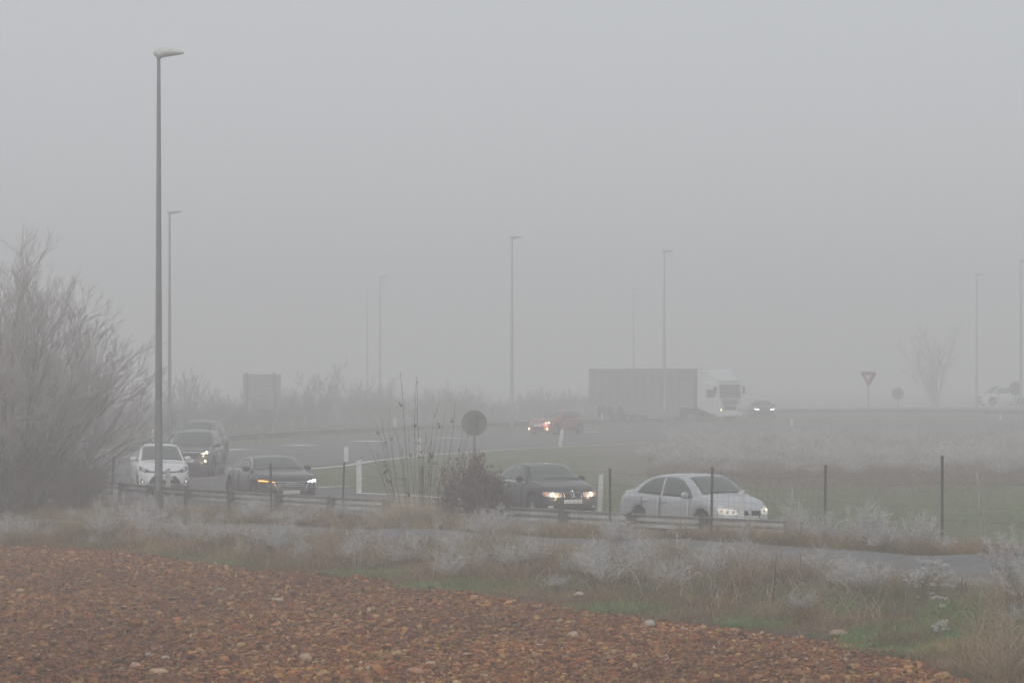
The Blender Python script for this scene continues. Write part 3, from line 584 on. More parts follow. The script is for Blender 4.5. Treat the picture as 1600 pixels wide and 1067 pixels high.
# umbel plant and frosted shrub at right
def umbel_plant():
    root = empty('umbel_plant', at(1428, 109), label='large white frosted umbel plant leaning right at the field margin', cat='plant')
    s_ = 109.; b = at(1428, 109); K = []; rs = np.random.default_rng(3)
    def pt_(px_, py_, dy=0): return np.array(P(px_, s_, HC - (py_ - HOR) / s_)) - np.array(b) + np.array((0, dy, 0))
    stem = [np.zeros(3), pt_(1436, 945), pt_(1441, 925), pt_(1450, 900)]
    br = [(0, 1, .010, .009), (1, 2, .009, .007), (2, 3, .007, .005)]
    A = [stem[a] for a, *_ in br]; B = [stem[b_] for _, b_, *_ in br]; ra = [x_[2] for x_ in br]; rb = [x_[3] for x_ in br]
    heads = [(1422, 898, .075), (1432, 893, .06), (1438, 903, .07), (1447, 888, .07), (1457, 875, .07), (1466, 880, .08), (1474, 884, .08), (1480, 893, .07), (1445, 875, .06), (1463, 893, .06), (1478, 900, .06), (1428, 908, .05), (1450, 898, .05),
             (1430, 914, .03), (1477, 912, .05), (1486, 915, .05), (1458, 911, .03), (1455, 926, .04), (1447, 931, .03), (1463, 932, .035), (1473, 934, .03), (1437, 932, .025), (1470, 945, .025), (1470, 975, .06), (1475, 970, .05), (1466, 981, .05), (1478, 982, .03)]
    H = []
    for x_, y_, r_ in heads:
        e = pt_(x_, y_, rs.uniform(-.12, .12)); H.append((e, r_)); m = stem[2] * .6 + stem[1] * .4 + rs.normal(0, .03, 3) if y_ < 950 else stem[0] + np.array((.3, 0, .05)); mid = m * .45 + e * .55 + np.array((0, 0, .03))
        A += [m, mid]; B += [mid, e - np.array((0, 0, r_ * .6))]; ra += [.0045, .004]; rb += [.004, .003]
    cst = np.tile((.22, .16, .11), (len(A), 1)); v, f, c = tubes(A, B, ra, rb, cst, cst, 5); mesh_obj('stem', v, f, M['plant'], root, C=c, smooth=True)
    for e, r_ in H:
        r_ *= 1.25; e0 = e - np.array((0, 0, r_ * .8)); pr = []
        for _ in range(int(5 + r_ * 130)):
            d = rs.normal(size=3); d[2] = abs(d[2]) * .9 + .2; d /= np.linalg.norm(d); c0 = e0 + d * r_ * rs.uniform(.75, 1.5) * np.array((1.2, 1.1, .8)); n_ = 11
            cf = np.tile(FROST * 1.25, (n_, 1)) * rs.uniform(.75, 1.1, (n_, 1)); pr.append(tubes([e0], [c0], [.002], [.002], cf[:1] * .6, cf[:1] * .8))
            dd = rs.normal(size=(n_, 3)); dd[:, 2] = np.abs(dd[:, 2]) + .3; dd /= np.linalg.norm(dd, axis=1, keepdims=True); tp = c0 + dd * .022 * rs.uniform(.5, 1.3, (n_, 1))
            pr.append(tubes(np.tile(c0, (n_, 1)), tp, np.full(n_, .0025), np.full(n_, .0065), cf * .95, cf))
        v, f, c = join(pr); mesh_obj('flower_head', v, f, M['plant'], root, C=c)
umbel_plant()
root = empty('frosted_shrub', at(1580, 100), label='tall shrub with thick white frosted top cut by the right edge', cat='shrub')
dt = weed(16, 1.55, .45, 60, .10, 1.0, .006, base=np.array((.2, .14, .1)), seed=71, leanx=-.1, fb=.55); mesh_obj('stems', dt[0], dt[1], M['plant'], root, C=dt[2])
for px_, s_, sd in ((1605, 102, 72), (1615, 98, 73)):
    root = empty('frosted_shrub', at(px_, s_), label='frosted shrub half outside the right edge behind the taller one' if sd == 72 else 'frosted shrub at the right edge with only its left twigs in view', cat='shrub')
    dt = weed(14, 1.3, .45, 50, .10, 1.0, .006, base=np.array((.2, .14, .1)), seed=sd, leanx=-.05, fb=.5); mesh_obj('stems', dt[0], dt[1], M['plant'], root, C=dt[2])
# dead stalks
stalks = [(1205, 950, 1213, 868, 'leaning'), (1252, 912, 1250, 863, ''), (1304, 918, 1304, 882, ''), (1320, 922, 1316, 905, 'shortest'), (1498, 945, 1504, 899, ''), (1055, 905, 1062, 868, ''), (1079, 905, 1080, 866, ''), (1505, 1045, 1505, 1025, ''), (1010, 893, 1014, 868, '')]
lbs = ['tall dark dead stalk leaning right, tallest of the stalks right of centre', 'upright rusty dead stalk just right of the tallest leaning one', 'short rusty upright stalk beside pale frosted weeds at right', 'stubby dead stalk close beside the short rusty one', 'dark rusty stalk to the right of the white umbel plant', 'thin dead stalk left of the fence post in front of the silver car, leaning', 'thin upright dead stalk in the verge below the silver car', 'small dark stalk in the brown tangle at the lower right corner', 'thin slanted dead stalk leftmost of those below the silver car']
for (x0, y0, x1, y1, _), lb in zip(stalks, lbs):
    s_ = (y0 - HOR) / (HC - .12); b = at(x0, s_); t = P(x1, s_, HC - (y1 - HOR) / s_); b.z -= .05; mb = MB(); m1 = (t - b) * .5 + Vector((.012, 0, 0))
    mb.tube((0, 0, 0), m1, .011, .009, 6); mb.tube(m1, t - b, .009, .006, 6)
    o = mesh_obj('dead_stalk', mb.v, mb.f, M['bark'], C=np.tile((.085, .05, .035), (len(mb.v), 1)), smooth=True); o.location = b; tag(o, lb, 'stalk')
for (x0, s_, x1, y1, lb) in [(1545, 79, 1526, 738, 'long thin bare stalk with a frosted tip leaning left, right of the last fence post'), (1535, 79, 1530, 768, 'shorter thin stalk beside the long leaning one at right'), (1235, 75, 1238, 760, 'pale upright frosted stalk in front of the green grass right of the silver car')]:
    b = at(x0, s_); t = P(x1, s_, HC - (y1 - HOR) / s_) - b; mb = MB(); mb.tube((0, 0, 0), t * .6, .009, .007, 5); mb.tube(t * .6, t, .008, .012, 5)
    for k in range(6): a_ = t * (.55 + .07 * k); mb.tube(a_, a_ + Vector((random.uniform(-.05, .05), 0, .06)), .004, .004, 4)
    o = mesh_obj('dead_stalk', mb.v, mb.f, M['plant'], C=np.array([(.3, .26, .22) if v[2] < t.z * .6 else (.45, .43, .42) for v in mb.v]), smooth=True); o.location = b; tag(o, lb, 'stalk')
# crumpled litter
def crumple(name, px_, s_, dz, sz, c, lb):
    r = np.random.default_rng(4); v = IV * (1 + r.normal(0, .22, (len(IV), 1))) * np.array(sz); b = at(px_, s_)
    o = mesh_obj(name, v, IF, mat(name + '_film', c, .35)); o.location = b + Vector((0, 0, dz)); return tag(o, lb, 'litter')
crumple('plastic_bag', 1363, 77.3, .16, (.10, .07, .07), (.55, .58, .58), 'crumpled white plastic bag caught in the grass at the far side of the track')
crumple('plastic_bag', 1357, 76.8, .26, (.07, .05, .07), (.02, .025, .03), 'crumpled black plastic scrap lying against the white bag')
# ------------------------------------------------------------------ street lamps
def lamp_proto(label):
    root = empty('street_lamp', label=label, cat='street lamp', group='street lamps along the roads')
    L = 12.03; mb = MB(); mb.lathe([(.13, 0), (.13, .012), (.10, .02)], 16); mb.build('base_plate', M['galv'], root)
    mb = MB(); mb.lathe([(.105, .01), (.103, 1.2), (.085, 4.5), (.066, 8), (.05, 11.2), (.045, L - .1)], 18); mb.build('pole', M['lamp_pole'], root, True)
    mb = MB(); mb.box((.107 * 0, -.1, .9), (.09, .012, .28), .004); mb.build('access_door', M['lamp_pole'], root)
    # head: boat shaped lantern
    n = 18; V = []; xs = np.linspace(-.15, .66, 15)
    for i, x in enumerate(xs):
        t = i / 14; top = np.interp(t, [0, .08, .25, .5, .85, 1], [.03, .11, .17, .16, .10, .03]); bot = np.interp(t, [0, .1, .2, .4, .9, 1], [-.0, -.10, -.13, -.085, -.03, .0]); wd = np.interp(t, [0, .1, .3, .6, .9, 1], [.02, .12, .17, .15, .08, .02]); zc = (top + bot) / 2 + .02; hh = (top - bot) / 2
        for k in range(n):
            a = 2 * math.pi * k / n; V.append((x, math.cos(a) * wd, zc + math.sin(a) * hh))
    Fc = [(i * n + k, i * n + (k + 1) % n, (i + 1) * n + (k + 1) % n, (i + 1) * n + k) for i in range(14) for k in range(n)] + [tuple(range(n - 1, -1, -1)), tuple(range(14 * n, 15 * n))]
    Fc = [tuple(reversed(f)) for f in Fc]
    h = mesh_obj('lamp_head', np.array(V) + np.array((0, 0, L)), Fc, M['lamp_head'], root, smooth=True)
    mb = MB(); mb.tube((0, 0, L - .12), (0, 0, L - .06), .055, .06, 12); mb.build('collar', M['galv'], root)
    return root
lamps = [(248, 60.5, 12.1, -4, 'nearest and tallest lamp post standing between the tree and the white hatchback'), (265, 30.5, 12.1, 0, 'second lamp post close to the right of the nearest one, half its height in view'),
         (800, 25.6, 12.1, 0, 'lamp post in the middle of the picture between the round sign and the truck'), (1038, 22.9, 12.1, 0, 'lamp post whose top stands above the front of the truck trailer'),
         (990, 15.6, 12.1, 0, 'very faint lamp post left of the one above the trailer front'), (594, 17.9, 12.1, 0, 'faint lamp post left of the round sign in the fog'), (574, 15.2, 12.1, 0, 'faintest lamp post just left of another faint one'),
         (1526, 18.4, 12.1, 0, 'lamp post at right beyond the frosted scrub, left of the one at the picture edge'), (1595, 21.1, 12.1, 0, 'lamp post at the right edge of the picture')]
lp = lamp_proto(lamps[0][-1])
for i, (px_, s_, h_, rz, lb) in enumerate(lamps):
    o = lp if i == 0 else copy_tree(lp); p = P(px_, s_); o.location = (p.x, p.y, 0 if i else Gz(p.x, p.y) - .05); o.rotation_euler = (0, 0, R(rz)); o['label'] = lb
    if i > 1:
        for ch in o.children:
            if ch.name.startswith('pole'): ch.material_slots[0].link = 'OBJECT'; ch.material_slots[0].material = M['haze_pale_pole']
# ------------------------------------------------------------------ guardrails
def guardrail(name, fy, xs, ztop, m, label, post_side=-1, step=2.0, blk=True, base=None):
    pts = [Vector((x, float(fy(x)), 0)) for x in np.linspace(xs[0], xs[1], 60)]
    org = pts[len(pts) // 2].copy(); root = empty(name, org, label=label, cat='guardrail')
    prof = [(0, 0), (.03, -.02), (.08, -.075), (-.0 + .08, -.10), (.02, -.145), (.02, -.165), (.08, -.21), (.08, -.235), (.03, -.29), (0, -.31), (-.012, -.305), (.01, -.285), (.062, -.23), (.062, -.215), (.004, -.17), (.004, -.14), (.062, -.095), (.062, -.08), (.012, -.03), (-.012, -.01)]
    V = []; n = len(prof)
    for i, p in enumerate(pts):
        d = (pts[min(i + 1, 59)] - pts[max(i - 1, 0)]).normalized(); nn = Vector((-d.y, d.x, 0))
        for a, b in prof: V.append(p - org + nn * a + Vector((0, 0, ztop + b)))
    Fc = [(i * n + k, (i + 1) * n + k, (i + 1) * n + (k + 1) % n, i * n + (k + 1) % n) for i in range(59) for k in range(n)] + [tuple(range(n)), tuple(range(59 * n + n - 1, 59 * n - 1, -1))]
    mesh_obj('beam', V, Fc, m, root)
    Ls = 0; nxt = .6
    for a, b in zip(pts[:-1], pts[1:]):
        l = (b - a).length
        while Ls + l > nxt:
            t = (nxt - Ls) / l; p = a.lerp(b, t) - org; d = (b - a).normalized(); nn = Vector((-d.y, d.x, 0)) * post_side; rot = Matrix.Rotation(math.atan2(d.y, d.x), 3, 'Z')
            mb = MB(); zg = (Gz(*(p + org)[:2]) if base is None else base) - .15
            c = p + nn * .13; hh = ztop + .03 - zg; mb.box((c.x, c.y, zg + hh / 2), (.10, .012, hh), 0, rot)
            for sgn in (-1, 1): mb.box((c + rot @ Vector((sgn * .046, -.025 * post_side * -1, 0)))[:2] + (zg + hh / 2,) if False else (c.x + (rot @ Vector((sgn * .046, .03, 0))).x, c.y + (rot @ Vector((sgn * .046, .03, 0))).y, zg + hh / 2), (.01, .05, hh), 0, rot)
            post = mb.build('post', M['post'] if m is M['rail'] else m, root)
            if blk:
                c2 = p + nn * .055; mb = MB(); mb.box((c2.x, c2.y, ztop - .15), (.22, .11, .26), .01, rot); mb.build('spacer_block', M['post'], post)
            nxt += step
        Ls += l
    return root
guardrail('guardrail', railY, (-13.0, 6.55), .65, M['rail'], 'near guardrail behind the wire fence, in front of the four nearest cars', -1, 2.3)
frY = curve([(-400, 38), (100, 34), (200, 33.2), (290, 31.9), (345, 30.3), (500, 27.6), (700, 25.2), (900, 23), (1060, 22), (1200, 21.5)])
guardrail('guardrail', frY, (-40, 15.5), .55, M['railfar'], 'long far guardrail along the back of the main road, in front of the truck', 1, 4.0, False, 0)
f3 = curve([(1210, 19.5), (1400, 19.6), (1900, 20.5)])
guardrail('guardrail', f3, (21.5, 44), .8, M['railfar'], 'far guardrail at right below the triangular sign', 1, 4.0, False, 0)
# ------------------------------------------------------------------ wire fence
fx = [(110, 54.5, 752), (178, 56, 714), (423, 60.5, 725), (538, 62, 724), (660, 64, 730), (953, 69, 733), (1113, 71.5, 731), (1290, 74, 728), (1472, 76, 713), (1640, 79, 716)]
leans = [.0, .10, -.03, .06, 0, -.01, .03, .03, 0, 0]
froot = empty('wire_fence', at(800, 66), label='sagging wire mesh fence on thin dark posts along the near verge', cat='fence'); fo = froot.location.copy()
tops = []
for (px_, s_, yt), ln in zip(fx, leans):
    t = P(px_, s_, HC - (yt - HOR) / s_); b = Vector((t.x - ln, t.y, 0)); b.z = Gz(b.x, b.y) - .2; mb = MB(); d = t - b
    ax = d.normalized(); rot = Vector((0, 0, 1)).rotation_difference(ax).to_matrix(); c = (b + t) / 2 - fo
    mb.box(c, (.055, .008, d.length), 0, rot); mb.box(c + rot @ Vector((-.024, -.022, 0)), (.008, .036, d.length), 0, rot); mb.box(c + rot @ Vector((.024, -.022, 0)), (.008, .036, d.length), 0, rot)
    mb.box(t - fo + Vector((0, -.01, .005)), (.075, .06, .022), .004, rot); mb.build('post', M['post'], froot); tops.append((b, t))
for (b0, t0), (b1, t1), k in zip(tops[:-1], tops[1:], range(9)):
    mb = MB(); L = (t1 - t0).length; nv = int(L / .15); hm = 1.12; rr2 = random.Random(k)
    def fp(u, h):
        b = b0.lerp(b1, u); t = t0.lerp(t1, u); top = (t - b).length; g = Gz(b.x, b.y); z = g + h
        x = b.x + (t.x - b.x) * (z - b.z) / max(t.z - b.z, .1); sag = math.sin(math.pi * u) * .05 * (h / 1.2)
        return Vector((x, b.y - .045, z - sag)) - fo
    hs_ = [0.03, .18, .33, .48, .64, .80, .96, hm]
    mesh_on = k != 7 and k != 8
    sg = .09 if k == 7 else .03
    def strand(m_, h, n_=7, r_=.0024, sag_=0):
        pts = [fp(i / n_, h) - Vector((0, 0, sag_ * math.sin(math.pi * i / n_))) for i in range(n_ + 1)]; V = []; rings = []
        for i, p_ in enumerate(pts): V += [p_ + Vector((0, math.cos(a_) * r_, math.sin(a_) * r_)) for a_ in (0, 2.09, 4.19)]
        m_.add(V, [(i * 3 + j, i * 3 + (j + 1) % 3, i * 3 + 3 + (j + 1) % 3, i * 3 + 3 + j) for i in range(n_) for j in range(3)])
    if mesh_on:
        for h in hs_: strand(mb, h)
        for i in range(1, nv): mb.tube(fp(i / nv, .02), fp(i / nv, hm), .0022, .0022, 3, False)
        mb.build('wire_mesh', M['wire'], froot)
    for h in ([1.42] if mesh_on else [.3, .6, .9, 1.42]):
        mb = MB(); strand(mb, h, 8, .0028, sg if h > 1 else 0); mb.build('wire_strand', M['wire'], froot)
# ------------------------------------------------------------------ marker posts
mk = [(541, 697, 36, 8, 0, 'white marker post on the main road edge at the tip of the grass island'), (561, 718, 48.5, 9, 0, 'wider white marker post by the slip road, right of the coupe'), (655, 684, 33.5, 6, 0, 'thin white marker post seen between the bare whips'),
      (877, 670, 30, 6, .16, 'white marker post leaning right near the red car'), (938, 740, 55.5, 8, .04, 'white marker post between the dark sedan and the silver sedan'), (941, 645, 20.5, 3, 0, 'tiny white marker post in front of the trailer'),
      (617, 653, 23.5, 4, 0, 'small faint marker post on the far guardrail line above the whips'), (1158, 765, 67.6, 10, 0, 'white marker post in front of the grille of the silver sedan'), (263, 731, 53, 8, 0, 'short white marker post in front of the white hatchback grille'),
      (239, 671, 31, 4, 0, 'small white marker post left of the lamp post above the white hatchback'), (1563, 641, 19.5, 4, 0, 'small marker post at far right in front of the faint white pickup'), (1237, 655, 22.5, 4, 0, 'faint marker post at the back of the frosted scrub')]
for px_, yt, s_, wpx, ln, lb in mk:
    zt = HC - (yt - HOR) / s_; p = P(px_, s_); root = empty('marker_post', (p.x - ln * .5, p.y, 0), label=lb, cat='marker post', group='white roadside marker posts'); root.rotation_euler = (0, ln, 0)
    wd = wpx / s_ * .9; mb = MB(); prof = [(-wd / 2, -.045), (0, -.06), (wd / 2, -.045), (wd / 2 - .02, .02), (-wd / 2 + .02, .02)]
    zb = -.1; z1 = zt - .07; V = [(a, b, zb) for a, b in prof] + [(a, b, zt + (-.05 if a < 0 else 0)) for a, b in prof]; n = 5
    mb.add(V, [(k, (k + 1) % n, n + (k + 1) % n, n + k) for k in range(n)] + [(4, 3, 2, 1, 0), (5, 6, 7, 8, 9)]); mb.build('post_body', M['white_post'], root)
    mb = MB(); mb.box((0, .026, zt - .28), (wd * .5, .01, .12), .002); mb.build('reflector', M['dark'], root)
# ------------------------------------------------------------------ signs
def post_at(px_, s_, name, label):
    p = P(px_, s_); return empty(name, (p.x, p.y, 0), label=label, cat='road sign')
def disc_sign(px_, s_, yc, rad, label, thick=.025, m=None):
    m = m or M['sign_back']
    root = post_at(px_, s_, 'road_sign', label); zc = HC - (yc - HOR) / s_
    mb = MB(); mb.lathe([(rad * .9, .006), (rad * .985, .0), (rad, .01), (rad, thick), (rad * .97, thick + .002)], 40, 'Y', (0, 0, zc)); mb.build('sign_plate', m, root)
    mb = MB(); mb.box((0, -.055, zc / 2 + rad * .35), (.08, .05, zc + rad * .7), .006); mb.build('post', m, root)
    for dz in (-.5, .5): mb = MB(); mb.box((0, -.02, zc + dz * rad), (rad * 1.1, .035, .04), .004); mb.build('bracket', m, root)
disc_sign(741, 49, 661, .41, 'round road sign seen from its grey back, rising between the whips and the dark sedan', m=M['near_sign'])
disc_sign(1403, 21, 615, .45, 'small faint round sign right of the red and white triangular sign'); disc_sign(1587, 21, 607, .5, 'faint round sign at the far right above the white pickup')
root = post_at(1357, 21, 'road_sign', 'red bordered white triangular give way sign pointing down, faint in the fog'); zc = HC - (587 - HOR) / 21
def tri(r, y, dep):
    V = []; 
    for yy in (y, y + dep):
        for a in (R(150), R(30), R(-90)):
            for da in (-.14, .14): V.append((math.cos(a + da) * r, yy, math.sin(a + da) * r + zc - .1))
    return V, [(0, 1, 2, 3, 4, 5)[::-1], (6, 7, 8, 9, 10, 11)] + [(k, (k + 1) % 6, 6 + (k + 1) % 6, 6 + k) for k in range(6)]
mb = MB(); mb.add(*tri(.64, 0, .02)); mb.build('sign_plate', M['sign_red'], root); mb = MB(); mb.add(*tri(.30, -.006, .006)); mb.build('white_field', M['sign_white'], root)
mb = MB(); mb.box((0, .05, 1.7), (.07, .05, 3.4), .005); mb.build('post', M['sign_back'], root)
root = post_at(408, 24.5, 'direction_sign', 'large panelled direction sign seen from its ribbed grey back behind the far road'); root.rotation_euler = (0, 0, R(-8))
V = HC - (585 - HOR) / 24.5
for k in range(9): mb = MB(); mb.box((0.05, 0, V - .14 - k * .255), (2.45, .04, .225), .008); mb.build('panel', M['panel_grey'], root)
for k in range(9): mb = MB(); mb.box((0.05, -.03, V - .02 - k * .255), (2.45, .03, .05), .003); mb.build('rib', M['sign_back'], root)
for x in (-.95, .85): mb = MB(); mb.box((x, -.11, V / 2 + .06), (.12, .14, V + .12), .004); mb.build('post', M['sign_back'], root)
# ------------------------------------------------------------------ cars
def itp(tab):
    xs = [a for a, _ in tab]; ys = [b for _, b in tab]
    def f(x):
        x = np.asarray(x, float); return np.interp(x, xs, ys)
    def g(x):                                   # lightly smoothed
        x = np.asarray(x, float); h = .05
        return (f(x - h) + f(x + h) + 2 * f(x)) / 4
    return g
def car(name, label, paint, sp, loc, heading, cat='car'):
    L, W = sp['L'], sp['W']; root = empty(name, loc, R(heading), label, cat, sp.get('group'))
    T = itp(sp['T']); B = itp(sp['B']); r = sp['r']; wx = sp['wheels']; ra = r + .055
    wtab = itp([(0, W / 2 * .84), (.06, W / 2 * .90), (.25, W / 2 * .95), (.8, W / 2 * .99), (L * .5, W / 2), (L - .9, W / 2 * .985), (L - .45, W / 2 * .94), (L - .2, W / 2 * .85), (L - .06, W / 2 * .72), (L, W / 2 * .58)])
    zbt = itp([(0, .36), (.12, .28), (.4, .2), (L - .4, .17), (L - .1, .2), (L, .28)])
    xs = set(np.round(np.linspace(0, L, 70), 4))
    for x0 in wx: xs |= set(np.round(x0 + ra * np.cos(np.linspace(0, math.pi, 15)), 4))
    xs |= {L - .02, L - .04, L - .08, L - .12, .02, .05}
    xs = np.array(sorted(x for x in xs if 0 <= x <= L)); tum = sp.get('tum', .38)
    V = []; n = None
    for x in xs:
        w_ = float(wtab(x)); t = float(T(x)); b = min(float(B(x)), t - .03); zb = float(zbt(x))
        for x0 in wx:
            if abs(x - x0) < ra: zb = max(zb, r + math.sqrt(max(ra * ra - (x - x0) ** 2, 0)))
        e0 = max(0, (L - x)); pl = 1.0
        h = t - b; c = min(.07, .5 * h); wr = w_ - .06 - tum * h * (1 if h > .12 else .6)
        mid = lambda u: zb + (b - zb) * u
        half = [(0, zb), (w_ - .14, zb), (w_ - .02, zb + .012), (w_ + .004, mid(.12)), (w_ + .012, mid(.35)), (w_ + .008, mid(.6)), (w_ - .006, mid(.8)), (w_ - .012, mid(.9)), (w_ - .035, mid(.985)),
                (w_ - .055, b + .004), (w_ - .062 - tum * .3 * (h - c), b + (h - c) * .3), (w_ - .062 - tum * .68 * (h - c), b + (h - c) * .7), (wr, t - c), (wr - .035, t - c * .38), (wr - .11, t - .004), (wr * .55, t + .018), (0, t + .026)]
        n = len(half); V += [(x, -y, z) for y, z in half]
        V += [(x, y, z) for y, z in half[1:-1][::-1]]
    m_ = 2 * n - 2; Fc = [(i * m_ + k, i * m_ + (k + 1) % m_, (i + 1) * m_ + (k + 1) % m_, (i + 1) * m_ + k) for i in range(len(xs) - 1) for k in range(m_)]
    Fc += [tuple(range(m_ - 1, -1, -1)), tuple(range((len(xs) - 1) * m_, len(xs) * m_))]
    V = [(x - L / 2, y, z) for x, y, z in V]
    Fc = [tuple(reversed(f)) for f in Fc]
    body = mesh_obj('body', V, Fc, paint, root, smooth=True)
    bm = bmesh.new(); bm.from_mesh(body.data); bmesh.ops.recalc_face_normals(bm, faces=bm.faces); bm.to_mesh(body.data); bm.free()
    bv = BVHTree.FromPolygons([Vector(v) for v in V], Fc)
    def patch(nm, lo, hi, mode, m, off=.006, nu=14, nv=5, parent=None, smooth=True, side=1):
        """lo, hi: lists of (a,b) curves; mode 'side' (a=x,b=z), 'front' (a=y,b=z), 'rear', 'top' (a=x,b=y)"""
        def samp(cv, u):
            k = u * (len(cv) - 1); i = min(int(k), len(cv) - 2); f = k - i; return (cv[i][0] * (1 - f) + cv[i + 1][0] * f, cv[i][1] * (1 - f) + cv[i + 1][1] * f)
        Vp = []; Nn = []
        for i in range(nu + 1):
            a = samp(lo, i / nu); b = samp(hi, i / nu)
            for j in range(nv + 1):
                t = j / nv; pa, pb = a[0] * (1 - t) + b[0] * t, a[1] * (1 - t) + b[1] * t
                if mode == 'side': o_, d_ = Vector((pa - L / 2, side * 3, pb)), Vector((0, -side, 0))
                elif mode == 'front': o_, d_ = Vector((L, pa, pb)), Vector((-1, 0, 0))
                elif mode == 'rear': o_, d_ = Vector((-L, pa, pb)), Vector((1, 0, 0))
                else: o_, d_ = Vector((pa - L / 2, pb, 4)), Vector((0, 0, -1))
                hit, nn, _, _ = bv.ray_cast(o_, d_)
                if hit is None:
                    hit = Vp[-1] if Vp else Vector((0, 0, .5)); nn = Nn[-1] if Nn else Vector((0, 0, 1)); Vp.append(Vector(hit)); Nn.append(nn); continue
                if nn.dot(d_) > 0: nn = -nn
                Vp.append(hit); Nn.append(nn)
        k = nv + 1; outer = [p + nn_ * off for p, nn_ in zip(Vp, Nn)]; N0 = len(outer)
        Fp = [(i * k + j, (i + 1) * k + j, (i + 1) * k + j + 1, i * k + j + 1) for i in range(nu) for j in range(nv)]
        inner = [p - nn_ * .006 for p, nn_ in zip(Vp, Nn)]; Fq = [tuple(x + N0 for x in reversed(f)) for f in Fp]
        ring = [i * k for i in range(nu + 1)] + [nu * k + j for j in range(1, k)] + [i * k + nv for i in range(nu - 1, -1, -1)] + [j for j in range(nv - 1, 0, -1)]
        Fr = [(ring[i], ring[(i + 1) % len(ring)], ring[(i + 1) % len(ring)] + N0, ring[i] + N0) for i in range(len(ring))]
        ob = mesh_obj(nm, outer + inner, Fp + Fq + [tuple(reversed(f)) for f in Fr], m, parent or root)
        bm = bmesh.new(); bm.from_mesh(ob.data); bmesh.ops.recalc_face_normals(bm, faces=bm.faces); bm.to_mesh(ob.data); bm.free()
        ob.data.polygons.foreach_set('use_smooth', [i < len(Fp) and smooth for i in range(len(ob.data.polygons))])
        return ob
    # wheels
    for x0 in wx:
        for sd in (-1, 1):
            yc = sd * (W / 2 - .02 - sp.get('tw', .2) / 2); tw = sp.get('tw', .2)
            mb = MB(); mb.lathe([(r * .66, -tw / 2), (r * .93, -tw / 2), (r, -tw / 2 + .03), (r, tw / 2 - .03), (r * .93, tw / 2), (r * .66, tw / 2)], 28, 'Y'); wh = mb.build('wheel', M['tyre'], root, True); wh.location = (x0 - L / 2, yc, r)
            mb = MB(); mb.lathe([(r * .665, sd * (tw / 2 - .01)), (r * .6, sd * (tw / 2 - .01)), (r * .58, sd * (tw / 2 - .05)), (r * .1, sd * (tw / 2 - .06))], 24, 'Y')
            for k in range(sp.get('spokes', 7)):
                a = 2 * math.pi * k / sp.get('spokes', 7); mb.tube((0, sd * (tw / 2 - .02), 0), (math.cos(a) * r * .62, sd * (tw / 2 - .02), math.sin(a) * r * .62), .035, .022, 6)
            mb.build('rim', M['rim'], wh, True)
    mb = MB(); mb.box((0, 0, .30), (L * .90, W * .62, .22), .05); mb.build('underbody', M['dark'], root)
    # glazing
    xA, xB = sp['ws']              # windscreen base, top
    def yr(x): 
        w_ = float(wtab(x)); t = float(T(x)); b = min(float(B(x)), t - .03); return w_ - .06 - tum * max(t - b, 0)
    ins = .075
    lo = [(x, -(yr(x) - ins)) for x in np.linspace(xA, xB, 7)]; hi = [(x, (yr(x) - ins)) for x in np.linspace(xA, xB, 7)]
    patch('windscreen', lo, hi, 'top', M['glass'], .005, 12, 10)
    if 'rw' in sp:
        x0, x1 = sp['rw']; lo = [(x, -(yr(x) - ins)) for x in np.linspace(x0, x1, 5)]; hi = [(x, (yr(x) - ins)) for x in np.linspace(x0, x1, 5)]; patch('rear_window', lo, hi, 'top', M['glass'], .005, 8, 10)
    for y0 in (-.36, .22):
        wp = patch('wiper', [(xA - .015, y0), (xA - .03, y0 + .45)], [(xA - .045, y0), (xA - .06, y0 + .45)], 'top', M['dark'], .014, 6, 1)
    for sd in (-1, 1):
        for lo, hi in sp['side']:
            patch('side_window', lo, hi, 'side', M['glass'], .005, 14, 5, side=sd)
        if sp.get('trim'):
            lo, hi = sp['side'][0][0], sp['side'][-1][0]
            for cv in sp['trim']: patch('window_trim', cv, [(a, b + .036) for a, b in cv], 'side', sp.get('trimmat', M['trim']), .010, 16, 1, side=sd)
        for x0, x1, z0, z1 in sp['doors']:
            d = patch('door', [(x0, z0), (x1, z0)], [(x0 + sp.get('dk', 0), z1), (x1, z1)], 'side', paint, .004, 8, 6, side=sd)
            hp_ = [bv.ray_cast(Vector((x0 + .16 - L / 2, sd * 3, z1 - .11)), Vector((0, -sd, 0)))[0]][0]
            if hp_: mb = MB(); mb.box(hp_ + Vector((0, sd * .02, 0)), (.17, .035, .028), .01); mb.build('handle', sp.get('handle', paint), d)
            for xa in (x0, x1): patch('panel_gap', [(xa - .008 + (sp.get('dk', 0)), z0), (xa - .008, z1)], [(xa + .008, z0), (xa + .008, z1)], 'side', M['seam'], .0055, 8, 1, parent=d, side=sd)
        for x0 in wx:   # wheel arch lip
            a_ = [(x0 + (ra + .005) * math.cos(t), r + (ra + .005) * math.sin(t)) for t in np.linspace(.25, math.pi - .25, 12)]; b_ = [(x0 + (ra + .035) * math.cos(t), r + (ra + .035) * math.sin(t)) for t in np.linspace(.25, math.pi - .25, 12)]
            patch('wheel_arch', a_, b_, 'side', sp.get('archmat', paint), .010, 22, 1, side=sd)
        xm, zm = sp['mirror']; hp_ = bv.ray_cast(Vector((xm - L / 2, sd * 3, zm)), Vector((0, -sd, 0)))[0] or Vector((xm - L / 2, sd * W / 2, zm))
        mb = MB(); c = hp_ + Vector((0, sd * .13, .03)); V2 = IV * np.array((.07, .12, .085)); V2[:, 0] = np.where(V2[:, 0] < -.03, -.03, V2[:, 0]); mb.add([Vector(v) + c for v in V2], [tuple(f) for f in IF]); mm_ = mb.build('wing_mirror', sp.get('mirmat', paint), root, True)
